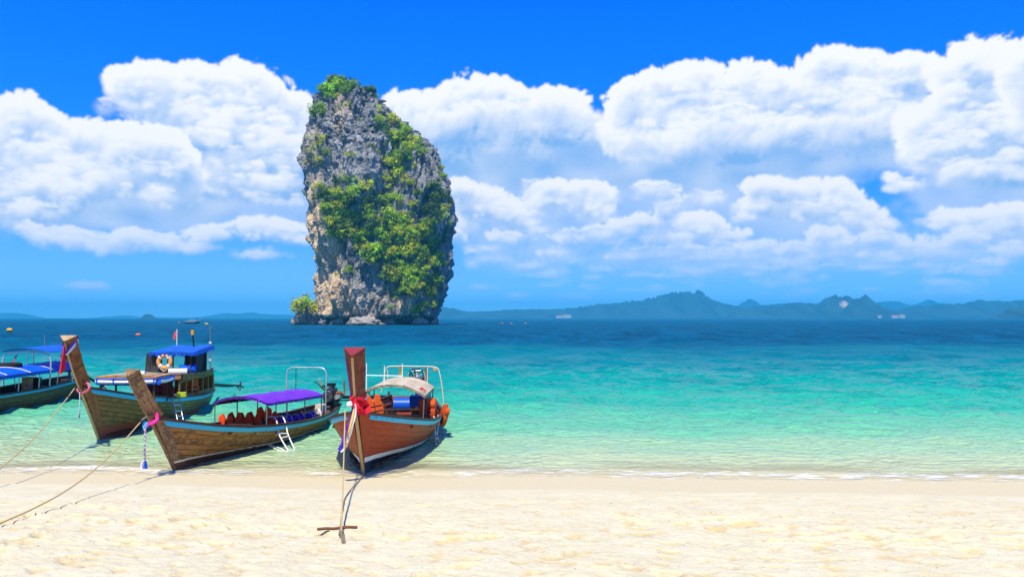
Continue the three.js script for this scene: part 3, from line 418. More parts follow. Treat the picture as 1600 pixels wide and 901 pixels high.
const M = {
  oldWood: std('weathered brown planks', { map: woodTexture([0.17, 0.072, 0.016], [0.50, 0.245, 0.058], [0.08, 0.045, 0.02], 201), roughness: 0.62 }),
  oliveWood: std('oiled olive planks', { map: woodTexture([0.11, 0.046, 0.010], [0.40, 0.185, 0.026], [0.06, 0.045, 0.016], 211, 1.3), roughness: 0.42 }),
  greenWood: std('dull green brown planks', { map: woodTexture([0.10, 0.05, 0.018], [0.30, 0.16, 0.05], [0.07, 0.055, 0.03], 221), roughness: 0.6 }),
  redWood: new THREE.MeshPhysicalMaterial({ name: 'red brown varnished planks', map: woodTexture([0.31, 0.042, 0.008], [0.38, 0.058, 0.011], [0.27, 0.038, 0.008], 231, 0.5), roughness: 0.55, specularIntensity: 0.4 }),
  prowRed: new THREE.MeshPhysicalMaterial({ name: 'dark red prow timber', map: woodTexture([0.15, 0.032, 0.012], [0.33, 0.08, 0.025], [0.08, 0.02, 0.01], 241), roughness: 0.6, specularIntensity: 0.35 }),
  prowBrown: std('red brown prow timber', { map: woodTexture([0.18, 0.052, 0.012], [0.46, 0.155, 0.035], [0.09, 0.035, 0.012], 251), roughness: 0.5 }),
  prowGrey: std('grey brown prow timber', { map: woodTexture([0.16, 0.085, 0.035], [0.44, 0.27, 0.12], [0.08, 0.05, 0.03], 261), roughness: 0.8 }),
  paleWood: std('pale bare timber', { map: woodTexture([0.40, 0.28, 0.13], [0.58, 0.43, 0.22], [0.33, 0.22, 0.1], 271), roughness: 0.75 }),
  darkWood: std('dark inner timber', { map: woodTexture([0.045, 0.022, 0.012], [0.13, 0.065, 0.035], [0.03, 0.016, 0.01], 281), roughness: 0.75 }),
  rim: std('dark brown gunwale paint', { color: rgb(0.09, 0.035, 0.02), roughness: 0.5 }), pinkRim: std('faded maroon inner paint', { color: rgb(0.25, 0.07, 0.07), roughness: 0.6 }),
  blueLine: std('light blue paint', { color: rgb(0.02, 0.42, 0.76), roughness: 0.4 }), capRed: std('dull red paint', { color: rgb(0.25, 0.03, 0.03), roughness: 0.55 }),
  navy: std('dark navy paint', { color: rgb(0.006, 0.03, 0.06), roughness: 0.4 }), white: std('white paint', { color: rgb(0.75, 0.74, 0.68), roughness: 0.45 }), cream: std('cream paint', { color: rgb(0.70, 0.62, 0.45), roughness: 0.5 }),
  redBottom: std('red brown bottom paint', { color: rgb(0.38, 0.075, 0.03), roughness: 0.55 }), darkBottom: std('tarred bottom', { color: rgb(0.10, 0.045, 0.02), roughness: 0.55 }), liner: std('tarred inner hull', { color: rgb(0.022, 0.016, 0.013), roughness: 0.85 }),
  steel: std('galvanised pipe', { color: rgb(0.55, 0.55, 0.53), metalness: 0.6, roughness: 0.38 }), whitePipe: std('white painted pipe', { color: rgb(0.78, 0.77, 0.72), roughness: 0.4 }), rustyWhite: std('cream painted pipe', { color: rgb(0.68, 0.58, 0.42), roughness: 0.5 }),
  darkPipe: std('grey painted post', { color: rgb(0.16, 0.17, 0.17), roughness: 0.5 }), black: std('oily black iron', { color: rgb(0.012, 0.012, 0.014), roughness: 0.45, metalness: 0.3 }), iron: std('grey cast iron', { color: rgb(0.12, 0.12, 0.13), roughness: 0.4, metalness: 0.7 }), chrome: std('bright engine metal', { color: rgb(0.7, 0.7, 0.7), roughness: 0.25, metalness: 0.9 }),
  rubber: std('black rubber', { color: rgb(0.015, 0.015, 0.016), roughness: 0.8 }), rust: std('rusty iron', { color: rgb(0.22, 0.08, 0.03), roughness: 0.85 }),
  blueTarp: std('blue tarpaulin', { map: tarpMap, bumpMap: tarpBump, bumpScale: 0.035, color: rgb(0.006, 0.12, 0.72), roughness: 0.5, side: THREE.DoubleSide }), purpleTarp: std('purple tarpaulin', { map: tarpMap, bumpMap: tarpBump, bumpScale: 0.035, color: rgb(0.19, 0.032, 0.62), roughness: 0.55, side: THREE.DoubleSide }), creamTarp: std('cream canvas', { map: tarpMap, bumpMap: tarpBump, bumpScale: 0.035, color: rgb(0.60, 0.50, 0.32), roughness: 0.85, side: THREE.DoubleSide }),
  netGrey: std('dark grey netting', { color: rgb(0.045, 0.05, 0.06), roughness: 0.9, side: THREE.DoubleSide }), orange: std('orange life jacket cloth', { color: rgb(0.62, 0.09, 0.012), roughness: 0.8 }), redOrange: std('red orange life jacket cloth', { color: rgb(0.78, 0.07, 0.012), roughness: 0.8 }), maroon: std('dark red cloth', { color: rgb(0.11, 0.008, 0.012), roughness: 0.9 }),
  purpleCloth: std('purple cloth', { color: rgb(0.13, 0.02, 0.40), roughness: 0.85 }), blueDrum: std('blue plastic', { color: rgb(0.008, 0.10, 0.62), roughness: 0.35 }), whitePlastic: std('white plastic sheet', { color: rgb(0.74, 0.74, 0.74), roughness: 0.4 }), amber: std('amber lamp glass', { color: rgb(0.75, 0.33, 0.01), roughness: 0.25 }),
  buoyOrange: std('pale orange foam', { color: rgb(0.75, 0.36, 0.10), roughness: 0.6 }), rope: std('yellow hemp rope', { color: rgb(0.52, 0.38, 0.16), roughness: 0.95 }), greyRope: std('grey wet rope', { color: rgb(0.22, 0.18, 0.13), roughness: 0.95 }), whiteRope: std('white rope', { color: rgb(0.7, 0.66, 0.58), roughness: 0.95 }),
  cloth: (r, g, b, n) => std(n, { color: rgb(r, g, b), roughness: 0.85, side: THREE.DoubleSide }),
};
M.red = M.cloth(0.62, 0.012, 0.03, 'red ribbon cloth'); M.whiteCloth = M.cloth(0.78, 0.76, 0.74, 'white ribbon cloth'); M.blueCloth = M.cloth(0.05, 0.03, 0.42, 'dark blue ribbon cloth'); M.violet = M.cloth(0.18, 0.03, 0.45, 'violet ribbon cloth'); M.pink = M.cloth(0.72, 0.03, 0.27, 'hot pink ribbon cloth'); M.yellowCloth = M.cloth(0.72, 0.52, 0.14, 'yellow ribbon cloth'); M.cyan = M.cloth(0.02, 0.36, 0.62, 'bright blue ribbon cloth'); M.rose = M.cloth(0.6, 0.12, 0.18, 'faded red ribbon cloth');

const tube = (pts, r = 0.02, seg = 0, radial = 7) => new THREE.TubeGeometry(new THREE.CatmullRomCurve3(pts.map((p) => V(...p)), false, 'centripetal'), seg || Math.max(4, pts.length * 6), r, radial);
function rod(a, b, r = 0.02, r2 = r, n = 8) { const p = V(...a), q = V(...b), g = new THREE.CylinderGeometry(r2, r, p.distanceTo(q), n); g.applyQuaternion(new THREE.Quaternion().setFromUnitVectors(V(0, 1, 0), q.clone().sub(p).normalize())); const m = p.add(q).multiplyScalar(0.5); return g.translate(m.x, m.y, m.z); }
function box(w, h, d, x = 0, y = 0, z = 0, e = 0.012) {       // box with chamfered edges
  const s = new THREE.Shape(), a = w / 2 - e, b = h / 2 - e; s.moveTo(-a, -b); s.lineTo(a, -b); s.lineTo(a, b); s.lineTo(-a, b); s.closePath();
  const g = new THREE.ExtrudeGeometry(s, { depth: d - 2 * e, bevelEnabled: true, bevelThickness: e, bevelSize: e, bevelSegments: 1 }); return g.translate(x, y, z - d / 2 + e);
}
function beam(a, b, w, h) { const p = V(...a), q = V(...b), L = p.distanceTo(q), g = box(L, h, w, 0, 0, 0, Math.min(0.01, w / 4, h / 4)), dir = q.clone().sub(p).normalize(), m = new THREE.Matrix4(), z = V(0, 1, 0).cross(dir).negate(); if (z.lengthSq() < 1e-4) z.set(0, 0, 1); z.normalize(); m.makeBasis(dir, z.clone().cross(dir), z); g.applyMatrix4(m); const c = p.add(q).multiplyScalar(0.5); return g.translate(c.x, c.y, c.z); }
function ribbon(pts, w, turn = () => 0, n = 28) {              // a strip of cloth along a curve; w(t) half width, turned about its run by turn(t)
  const c = new THREE.CatmullRomCurve3(pts.map((p) => V(...p))), W = typeof w === 'function' ? w : () => w;
  return gridGeometry(4, n, (u, v) => { const p = c.getPoint(v), t = c.getTangent(v), side = V(0, 0, 1).cross(t); if (side.lengthSq() < 0.01) side.set(1, 0, 0); side.normalize(); const s2 = t.clone().cross(side), a = turn(v), k = (u - 0.5) * 2 * W(v), f = 0.25 * W(v) * Math.cos(u * 6.283 * 1.5); p.addScaledVector(side, Math.cos(a) * k - Math.sin(a) * f).addScaledVector(s2, Math.sin(a) * k + Math.cos(a) * f); return [p.x, p.y, p.z]; });
}
function sweepBar(n, fn, w, h) {                               // bar of section w (sideways) x h along fn(t) -> {p, out, up}
  const ring = [[-1, -1], [1, -1], [1, 1], [-1, 1], [-1, -1]];
  const g = gridGeometry(4, n, (u, v, i, j) => { const f = fn(j / n), [a, b] = ring[i], p = f.p; return [p[0] + f.out[0] * a * w / 2, p[1] + b * h / 2 + (f.out[1] ?? 0) * a * w / 2, p[2] + f.out[2] * a * w / 2]; }).toNonIndexed();
  g.computeVertexNormals(); return g;
}

// ---------------------------------------------------------------- one longtail boat: hull of planks, rails, prow, floor
// own axes: x towards the bow (0 at the foot of the stem), y up from the water, z to the boat's right; the side with negative z faces the camera
function longtail(o) {
  const boat = thing('longtail_boat', o.label, 'boat', 'longtail boats moored along the beach');
  boat.position.set(o.x, o.y ?? 0, -o.d); boat.rotation.order = 'YXZ'; boat.rotation.y = Math.atan2(-Math.cos(o.psi), Math.sin(o.psi)); boat.rotation.x = o.roll ?? 0; boat.updateMatrixWorld(true);
  const sheer = table(o.sheer), beamAt = table(o.beam), keel = table(o.keel), A = o.A, O = o.O;
  const point = (t, v, side, off = 0) => {
    const gx = lerp(-A, O, t), kx = lerp(-A * 0.985, 0, Math.pow(t, 0.96)), b = smooth(0.5, 1, t), stern = smooth(0.12, 0, t);
    const ys = sheer(gx), yk = keel(kx), hb = Math.max(0.035, beamAt(gx)), w = Math.pow(v, lerp(0.44, o.bowV ?? 0.85, b)), yy = Math.pow(v, lerp(1.55, 1, b));
    return [lerp(kx, gx, Math.pow(v, lerp(1.2, 1, b))), lerp(yk, ys, yy) + 0, side * (hb * lerp(w, v, stern * 0.3) + off)];
  };
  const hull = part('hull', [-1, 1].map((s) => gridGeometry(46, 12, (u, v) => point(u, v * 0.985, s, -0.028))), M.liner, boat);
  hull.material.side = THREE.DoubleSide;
  // strakes
  const N = o.strakes, cuts = []; for (let i = 0; i <= N; i++) cuts.push(Math.pow(i / N, 0.82));
  for (const s of [-1, 1]) for (let i = 0; i < N; i++) {
    const v0 = cuts[i], v1 = cuts[i + 1], g = (o.seam ?? 1) * 0.0055 / 0.14 * (v1 - v0), n = 44, m = o.wood;
    const rows = [[v0 + g * 0.4, -0.03], [v0 + g * 0.4, -0.004], [v0 + g * 2.4, 0.004], [(v0 + v1) / 2, 0.005], [v1 - g * 2.4, 0.004], [v1 - g * 0.4, -0.004], [v1 - g * 0.4, -0.03]];
    const geo = gridGeometry(n, rows.length - 1, (u, v, a, j) => { const p = point(u, rows[j][0], s, rows[j][1]); return [...p, (p[0] + i * 0.77 + s) * 0.42, (rows[j][0] * 1.4 + i * 0.31 + s * 0.2) * 0.8]; });
    part('plank', geo, m, hull);
  }
  const bow = 0.94;
  // stem timbers on both sides of the bow edge, gunwale, coloured line, boot line
  each('stem', [-1, 1].map((s) => gridGeometry(10, 30, (u, v) => { const p = point(lerp(o.stemFrom ?? 0.95, 1, u), v, s, u < 0.01 ? -0.01 : 0.014 + 0.012 * u); return [p[0] + 0.03 * u, p[1], p[2], v * 0.9, u * 0.3]; })), o.stemWood ?? o.prowWood, boat);
  part('stem_edge', sweepBar(24, (t) => { const p = point(1, t, 1, 0); return { p: [p[0] + 0.045, p[1], 0], out: [0, 0, 1] }; }, 0.07, 0.07), o.edgeWood ?? M.paleWood, boat);
  for (const s of [-1, 1]) {
    const along = (off, dy) => (t) => { const p = point(t, 1, s, off); return { p: [p[0], p[1] + dy, p[2]], out: [0, 0, s] }; };
    part('gunwale', sweepBar(60, along(0, 0.03), 0.09, 0.055), o.rim ?? M.rim, boat);
    part('rail_stripe', gridGeometry(70, 3, (u, v, i, j) => { const k = [[1.0, -0.01], [0.995, 0.022], [1 - o.line, 0.022], [1 - o.line - 0.01, -0.01]][j], p = point(u * 0.985, k[0], s, k[1]); return p; }), M.blueLine, boat);
    const vAt = (t, y) => { let a = 0, b = 1; for (let i = 0; i < 22; i++) { const m = (a + b) / 2; if (point(t, m, 1)[1] < y) a = m; else b = m; } return a; }, proud = (t) => 0.013 + 0.024 * smooth((o.stemFrom ?? 0.95) - 0.02, o.stemFrom ?? 0.95, t);
    const bt = (u) => lerp(0.12, 1.0, 1 - Math.pow(1 - u, 1.5)), yb = (t) => lerp(o.bottom.aft, o.bottom.bow, smooth(0.5, 1, t));
    if (o.bottom) part('bottom_paint', gridGeometry(70, 6, (u, v) => { const t = bt(u), p = point(t, vAt(t, yb(t)) * v, s, proud(t)); return [p[0] + 0.012 * smooth(0.97, 1, t), p[1], p[2]]; }), o.bottom.m, boat);
    if (o.boot) part('boot_line', gridGeometry(70, 2, (u, v) => { const t = bt(u), y = yb(t), p = point(t, vAt(t, y + (v - 0.02) * lerp(o.boot.h * 0.7, o.boot.h, t)), s, proud(t) + 0.004); return [p[0] + 0.014 * smooth(0.97, 1, t), p[1], p[2]]; }), o.boot.m, boat);
    part('inner_rail', sweepBar(50, (t) => { const p = point(lerp(0.02, 0.9, t), 0.86, s, -0.06); return { p, out: [0, 0, s] }; }, 0.05, 0.07), o.innerRim ?? M.darkWood, boat);
  }
  // floor boards, ribs, cross beams
  const half = (x, y) => { let b = 9; for (let v = 0.05; v <= 1; v += 0.02) { const t = (x + A) / (A + O), p = point(clamp(t), v, 1, 0); if (p[1] >= y) { b = p[2]; break; } } return b; };
  const floorY = o.floor ?? 0.16;
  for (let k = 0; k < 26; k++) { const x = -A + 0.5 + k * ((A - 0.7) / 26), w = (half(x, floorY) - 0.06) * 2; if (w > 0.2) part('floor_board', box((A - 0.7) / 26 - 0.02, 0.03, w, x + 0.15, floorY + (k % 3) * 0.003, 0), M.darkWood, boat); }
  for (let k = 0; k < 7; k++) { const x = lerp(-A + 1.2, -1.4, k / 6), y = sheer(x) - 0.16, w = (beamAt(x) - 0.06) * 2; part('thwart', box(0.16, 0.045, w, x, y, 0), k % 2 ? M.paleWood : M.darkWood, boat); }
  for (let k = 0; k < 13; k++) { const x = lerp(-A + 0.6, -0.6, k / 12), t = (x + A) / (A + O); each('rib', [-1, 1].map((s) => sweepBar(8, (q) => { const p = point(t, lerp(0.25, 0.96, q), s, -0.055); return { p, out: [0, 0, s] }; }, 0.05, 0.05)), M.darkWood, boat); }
  { // small fore deck behind the prow
    const x0 = -0.25, n = 6; for (let k = 0; k < n; k++) { const x = lerp(x0, O - 0.3, (k + 0.5) / n), w = (beamAt(x) - 0.03) * 2; if (w > 0.05) part('deck_board', box((O - 0.3 - x0) / n - 0.012, 0.03, w, x, sheer(x) - 0.02, 0), o.deckWood ?? o.prowWood, boat); }
  }
  // prow
  const pr = o.prow, top = V(O + pr.T, pr.h, 0), path = new THREE.QuadraticBezierCurve3(V(O - 0.02, sheer(O) - 0.12, 0), V(O + pr.T * pr.bend, lerp(sheer(O), pr.h, 0.5), 0), top);
  const sect = (v) => { const p = path.getPoint(v), t = path.getTangent(v), b = V(-t.y, t.x, 0), hw = lerp(pr.w0, pr.w1, Math.pow(v, 0.8)) , dp = pr.d1 + (pr.d0 - pr.d1) * Math.pow(1 - v, 2), e = 0.022; if (b.x > 0) b.negate();
    return [[p.x, p.y, e], [p.x + b.x * dp, p.y + b.y * dp, hw], [p.x + b.x * dp, p.y + b.y * dp, -hw], [p.x, p.y, -e], [p.x, p.y, e]]; };
  const faces = [];
  for (let f = 0; f < 4; f++) { const g = gridGeometry(1, 26, (u, v) => { const s = sect(v), a = s[f], b = s[f + 1]; return [lerp(a[0], b[0], u), lerp(a[1], b[1], u), lerp(a[2], b[2], u), v * 0.8 * pr.h / 2.5, (f + u) * 0.21]; }); faces.push(g); }
  const post = part('prow', faces, o.prowWood, boat);
  const capTop = sect(1), up = path.getTangent(1);
  const tri = new THREE.BufferGeometry(), lift = 0.025, grow = 1.05, cx = (capTop[0][0] + capTop[1][0] * 2) / 3, cy = (capTop[0][1] + capTop[1][1] * 2) / 3;
  const ringA = capTop.slice(0, 4).map((p) => [cx + (p[0] - cx) * grow, cy + (p[1] - cy) * grow, p[2] * grow]), ringB = ringA.map((p) => [p[0] + up.x * lift, p[1] + up.y * lift, p[2]]);
  const tv = []; const quad = (a, b, c, d) => tv.push(...a, ...b, ...c, ...a, ...c, ...d); quad(...ringB); quad(...ringA); for (let i = 0; i < 4; i++) quad(ringA[i], ringA[(i + 1) % 4], ringB[(i + 1) % 4], ringB[i]);
  tri.setAttribute('position', new THREE.BufferAttribute(new Float32Array(tv), 3)); tri.setAttribute('uv', new THREE.BufferAttribute(new Float32Array(tv.length / 3 * 2).map((_, i) => tv[Math.floor(i / 2) * 3 + (i % 2) * 2] * 1.3), 2)); tri.computeVertexNormals();
  part('prow_cap', tri, o.capMaterial, post);
  part('edge_strip', sweepBar(20, (t) => { const p = path.getPoint(t * 0.992); return { p: [p.x + 0.004, p.y, 0], out: [0, 0, 1] }; }, 0.05, 0.045), o.edgeWood ?? M.paleWood, post);
  part('stern_board', gridGeometry(2, 8, (u, v) => { const p = point(0, 0.12 + v * 0.88, 1, 0); return [p[0] - 0.02, p[1], lerp(-p[2], p[2], u)]; }), o.wood, boat);
  boat.userData.label = o.label;
  const B = { boat, sheer, beamAt, point, path, sect, A, O, o,
    at: (px, py, d) => { const az = (px - 800) / FOC, p = boat.worldToLocal(V(az * d, CAM_H - ((py - HORIZON) / FOC) * d, -d)); return [p.x, p.y, p.z]; },
    world: (p) => boat.localToWorld(V(...p)),
    put: (obj, p, turn = 0) => { obj.position.copy(B.world(p)); obj.rotation.y = boat.rotation.y + turn; return obj; } };
  return B;
}
const pipe = (list, r) => list.map(([a, b]) => rod(a, b, r));
// arched cloth roof: x0..x1 along the boat, half width w, eave height he(x), rise
function canopy(B, o) {
  const { x0, x1, w, he, rise, m } = o, H = typeof he === 'function' ? he : () => he, shift = o.shift ?? 0;
  const sheet = (dy) => gridGeometry(20, 18, (u, v) => { const x = lerp(x0, x1, v), z = (u * 2 - 1) * w, y = H(x) + rise * (1 - Math.pow(Math.abs(u * 2 - 1), 2.2)) + dy - (o.sag ?? 0.03) * Math.abs(Math.sin(v * Math.PI * (o.bays ?? 3))) + 0.006 * n2(x * 4, z * 5); return [x, y, z + shift]; });
  const hem = [-1, 1].map((s) => gridGeometry(24, 2, (u, v) => { const x = lerp(x0, x1, u); return [x, H(x) - v * (o.hem ?? 0.07) - 0.012 * Math.abs(Math.sin(u * 40)) * v + (s < 0 ? 0 : 0), s * (w + 0.012 * Math.sin(u * 31) * v) + shift]; }));
  const ends = [x0, x1].map((x) => gridGeometry(20, 1, (u, v) => [x, H(x) + rise * (1 - Math.pow(Math.abs(u * 2 - 1), 2.2)) - v * 0.05, (u * 2 - 1) * w + shift]));
  const top = part('canopy', [sheet(0.012), sheet(-0.004), ...hem, ...ends], m, B.boat);
  const n = o.hoops ?? 4, xs = []; for (let k = 0; k < n; k++) xs.push(lerp(x0 + 0.06, x1 - 0.06, k / (n - 1)));
  for (const x of xs) part('canopy_hoop', tube([-1, -0.7, -0.35, 0, 0.35, 0.7, 1].map((u) => [x, H(x) + rise * (1 - Math.pow(Math.abs(u), 2.2)) - 0.035, u * w * 0.985 + shift]), 0.016), o.frame, top);
  for (const u of [-0.98, -0.5, 0, 0.5, 0.98]) part('canopy_rail', tube(xs.map((x) => [x, H(x) + rise * (1 - Math.pow(Math.abs(u), 2.2)) - 0.06, u * w + shift]), 0.014), o.frame, top);
  for (const x of xs) for (const s of [-1, 1]) part('canopy_post', rod([x, B.sheer(x) - 0.1, s * Math.min(w * 0.97, B.beamAt(x) - 0.05) + shift * 0.5], [x, H(x) - 0.03, s * w * 0.97 + shift], o.postR ?? 0.018), o.postM ?? o.frame, B.boat);
  return top;
}
// car engine on a swivel post with a long propeller shaft
function engine(B, x, y, z, o) {
  const e = part('engine', [box(0.62, 0.34, 0.36, x, y, z, 0.03), box(0.5, 0.14, 0.4, x + 0.02, y - 0.22, z, 0.03)], o.block ?? M.black, B.boat);
  part('cylinder_head', [box(0.54, 0.12, 0.24, x, y + 0.23, z, 0.03), ...[0, 1, 2, 3].map((i) => new THREE.CylinderGeometry(0.035, 0.035, 0.07, 8).translate(x - 0.2 + i * 0.135, y + 0.31, z))], o.head ?? M.iron, e);
  part('air_filter', [new THREE.CylinderGeometry(0.15, 0.15, 0.1, 18).translate(x - 0.1, y + 0.4, z + 0.05)], o.filter ?? M.black, e);
  part('fan', [new THREE.TorusGeometry(0.17, 0.02, 6, 20).rotateY(Math.PI / 2).translate(x + 0.38, y + 0.04, z), ...[0, 1, 2, 3, 4].map((i) => box(0.02, 0.3, 0.06, 0, 0, 0, 0.004).rotateX(i * Math.PI / 5).translate(x + 0.38, y + 0.04, z))], o.head ?? M.iron, e);
  each('manifold', [0, 1, 2, 3].map((i) => tube([[x - 0.2 + i * 0.13, y + 0.16, z - 0.16], [x - 0.2 + i * 0.13, y + 0.12, z - 0.28], [x - 0.28, y - 0.02, z - 0.3]], 0.028, 10)), M.rust, e);
  part('exhaust_pipe', tube([[x - 0.28, y, z - 0.3], [x - 0.45, y + 0.1, z - 0.28], [x - 0.5, y + 0.5, z - 0.25]], 0.032, 14), M.rust, e);
  each('hose', [tube([[x + 0.3, y + 0.2, z + 0.1], [x + 0.42, y + 0.34, z + 0.16], [x + 0.1, y + 0.38, z + 0.24], [x - 0.2, y + 0.1, z + 0.25]], 0.022, 22), tube([[x + 0.1, y + 0.3, z - 0.1], [x + 0.3, y + 0.42, z - 0.2], [x + 0.36, y + 0.1, z - 0.25]], 0.018, 18), tube([[x - 0.1, y + 0.1, z - 0.2], [x + 0.1, y + 0.02, z - 0.32], [x + 0.25, y - 0.2, z - 0.22]], 0.02, 18)], M.rubber, e);
  each('alternator', [new THREE.CylinderGeometry(0.085, 0.085, 0.17, 14).rotateZ(Math.PI / 2).translate(x + 0.2, y + 0.02, z - 0.27), new THREE.CylinderGeometry(0.09, 0.09, 0.14, 14).rotateX(Math.PI / 2).translate(x - 0.05, y - 0.05, z - 0.26)], o.head ?? M.chrome, e);
  part('swivel_post', [rod([x, B.sheer(x) - 0.35, z], [x, y - 0.2, z], 0.07, 0.06), box(0.3, 0.08, 0.5, x, B.sheer(x) - 0.05, z)], M.iron, B.boat);
  const a = o.tiller ?? [x + 1.1, y + 0.25, z]; part('tiller', [rod([x + 0.25, y + 0.1, z], a, 0.022, 0.018), rod(a, [lerp(x, a[0], 1.12), a[1] + 0.02, a[2]], 0.028)], M.iron, B.boat);
  const t = o.tail, dir = V(t[0] - x, t[1] - y, t[2] - z).normalize(), s = V(x, y - 0.02, z).addScaledVector(dir, 0.3);
  const sh = part('propeller_shaft', [rod([s.x, s.y, s.z], t, 0.06, 0.045, 10), rod([s.x, s.y - 0.12, s.z], [lerp(s.x, t[0], 0.8), lerp(s.y, t[1], 0.8) - 0.05, lerp(s.z, t[2], 0.8)], 0.022)], M.black, B.boat);
  each('propeller_blade', [0, 1, 2].map((i) => { const g = box(0.02, 0.17, 0.09, 0, 0.1, 0, 0.006); g.rotateY(0.5); g.rotateX(i * 2.094); const q = new THREE.Quaternion().setFromUnitVectors(V(-1, 0, 0), dir); g.applyQuaternion(q); return g.translate(t[0] + dir.x * 0.05, t[1] + dir.y * 0.05, t[2] + dir.z * 0.05); }), M.iron, sh);
  each('skeg', [rod([t[0] - dir.x * 0.4, t[1] - dir.y * 0.4, t[2] - dir.z * 0.4], [t[0], t[1] - 0.22, t[2]], 0.018), rod([t[0], t[1] - 0.22, t[2]], [t[0] + dir.x * 0.12, t[1] - 0.02, t[2] + dir.z * 0.12], 0.016)], M.iron, sh);
  return e;
}
function ladder(name, label, rails, rungs, extra, r, m, group) {
  const o = thing(name, label, 'ladder', group);
  for (const p of rails) part('rail', tube(p, r, p.length * 5), m, o);
  for (const [a, b] of rungs) part('rung', rod(a, b, r * 0.9), m, o);
  for (const p of extra) part('brace', tube(p, r * 0.85, p.length * 5), m, o);
  return o;
}
const vestShape = (() => { const s = new THREE.Shape(); s.moveTo(-0.2, -0.27); s.lineTo(0.2, -0.27); s.bezierCurveTo(0.25, -0.1, 0.22, 0.05, 0.17, 0.1); s.bezierCurveTo(0.22, 0.2, 0.19, 0.27, 0.12, 0.29); s.bezierCurveTo(0.07, 0.2, 0.05, 0.12, 0, 0.1); s.bezierCurveTo(-0.05, 0.12, -0.07, 0.2, -0.12, 0.29); s.bezierCurveTo(-0.19, 0.27, -0.22, 0.2, -0.17, 0.1); s.bezierCurveTo(-0.22, 0.05, -0.25, -0.1, -0.2, -0.27); return s; })();
function lifeJacket(label, group, m, k = 1) {
  const o = thing('life_jacket', label, 'life jacket', group);
  const g = new THREE.ExtrudeGeometry(vestShape, { depth: 0.06, bevelEnabled: true, bevelThickness: 0.045, bevelSize: 0.04, bevelSegments: 3, curveSegments: 8 }).translate(0, 0.3, -0.03).scale(k, k, k);
  part('vest', g, m, o);
  for (const y of [0.12, 0.27]) part('strap', box(0.45 * k, 0.035 * k, 0.17 * k, 0, y * k, 0, 0.008), M.rubber, o);
  part('zip', box(0.02 * k, 0.4 * k, 0.16 * k, 0, 0.2 * k, 0, 0.004), M.rubber, o);
  return o;
}
const looseRope = (name, label, pts, r, m, group) => { const g = tube(pts, r, pts.length * 14, 6), o = new THREE.Mesh(g, m); o.name = numbered(name); tag(o, label, 'rope', group); scene.add(shadows(o)); return o; };
const sandPoint = (px, py, lift = 0) => { let d = 15; for (let i = 0; i < 60; i++) d = lerp(d, (CAM_H - sandY((px - 800) / FOC * d, d) - lift) * FOC / (py - HORIZON), 0.5); const x = (px - 800) / FOC * d; return [x, sandY(x, d) + lift, -d]; };

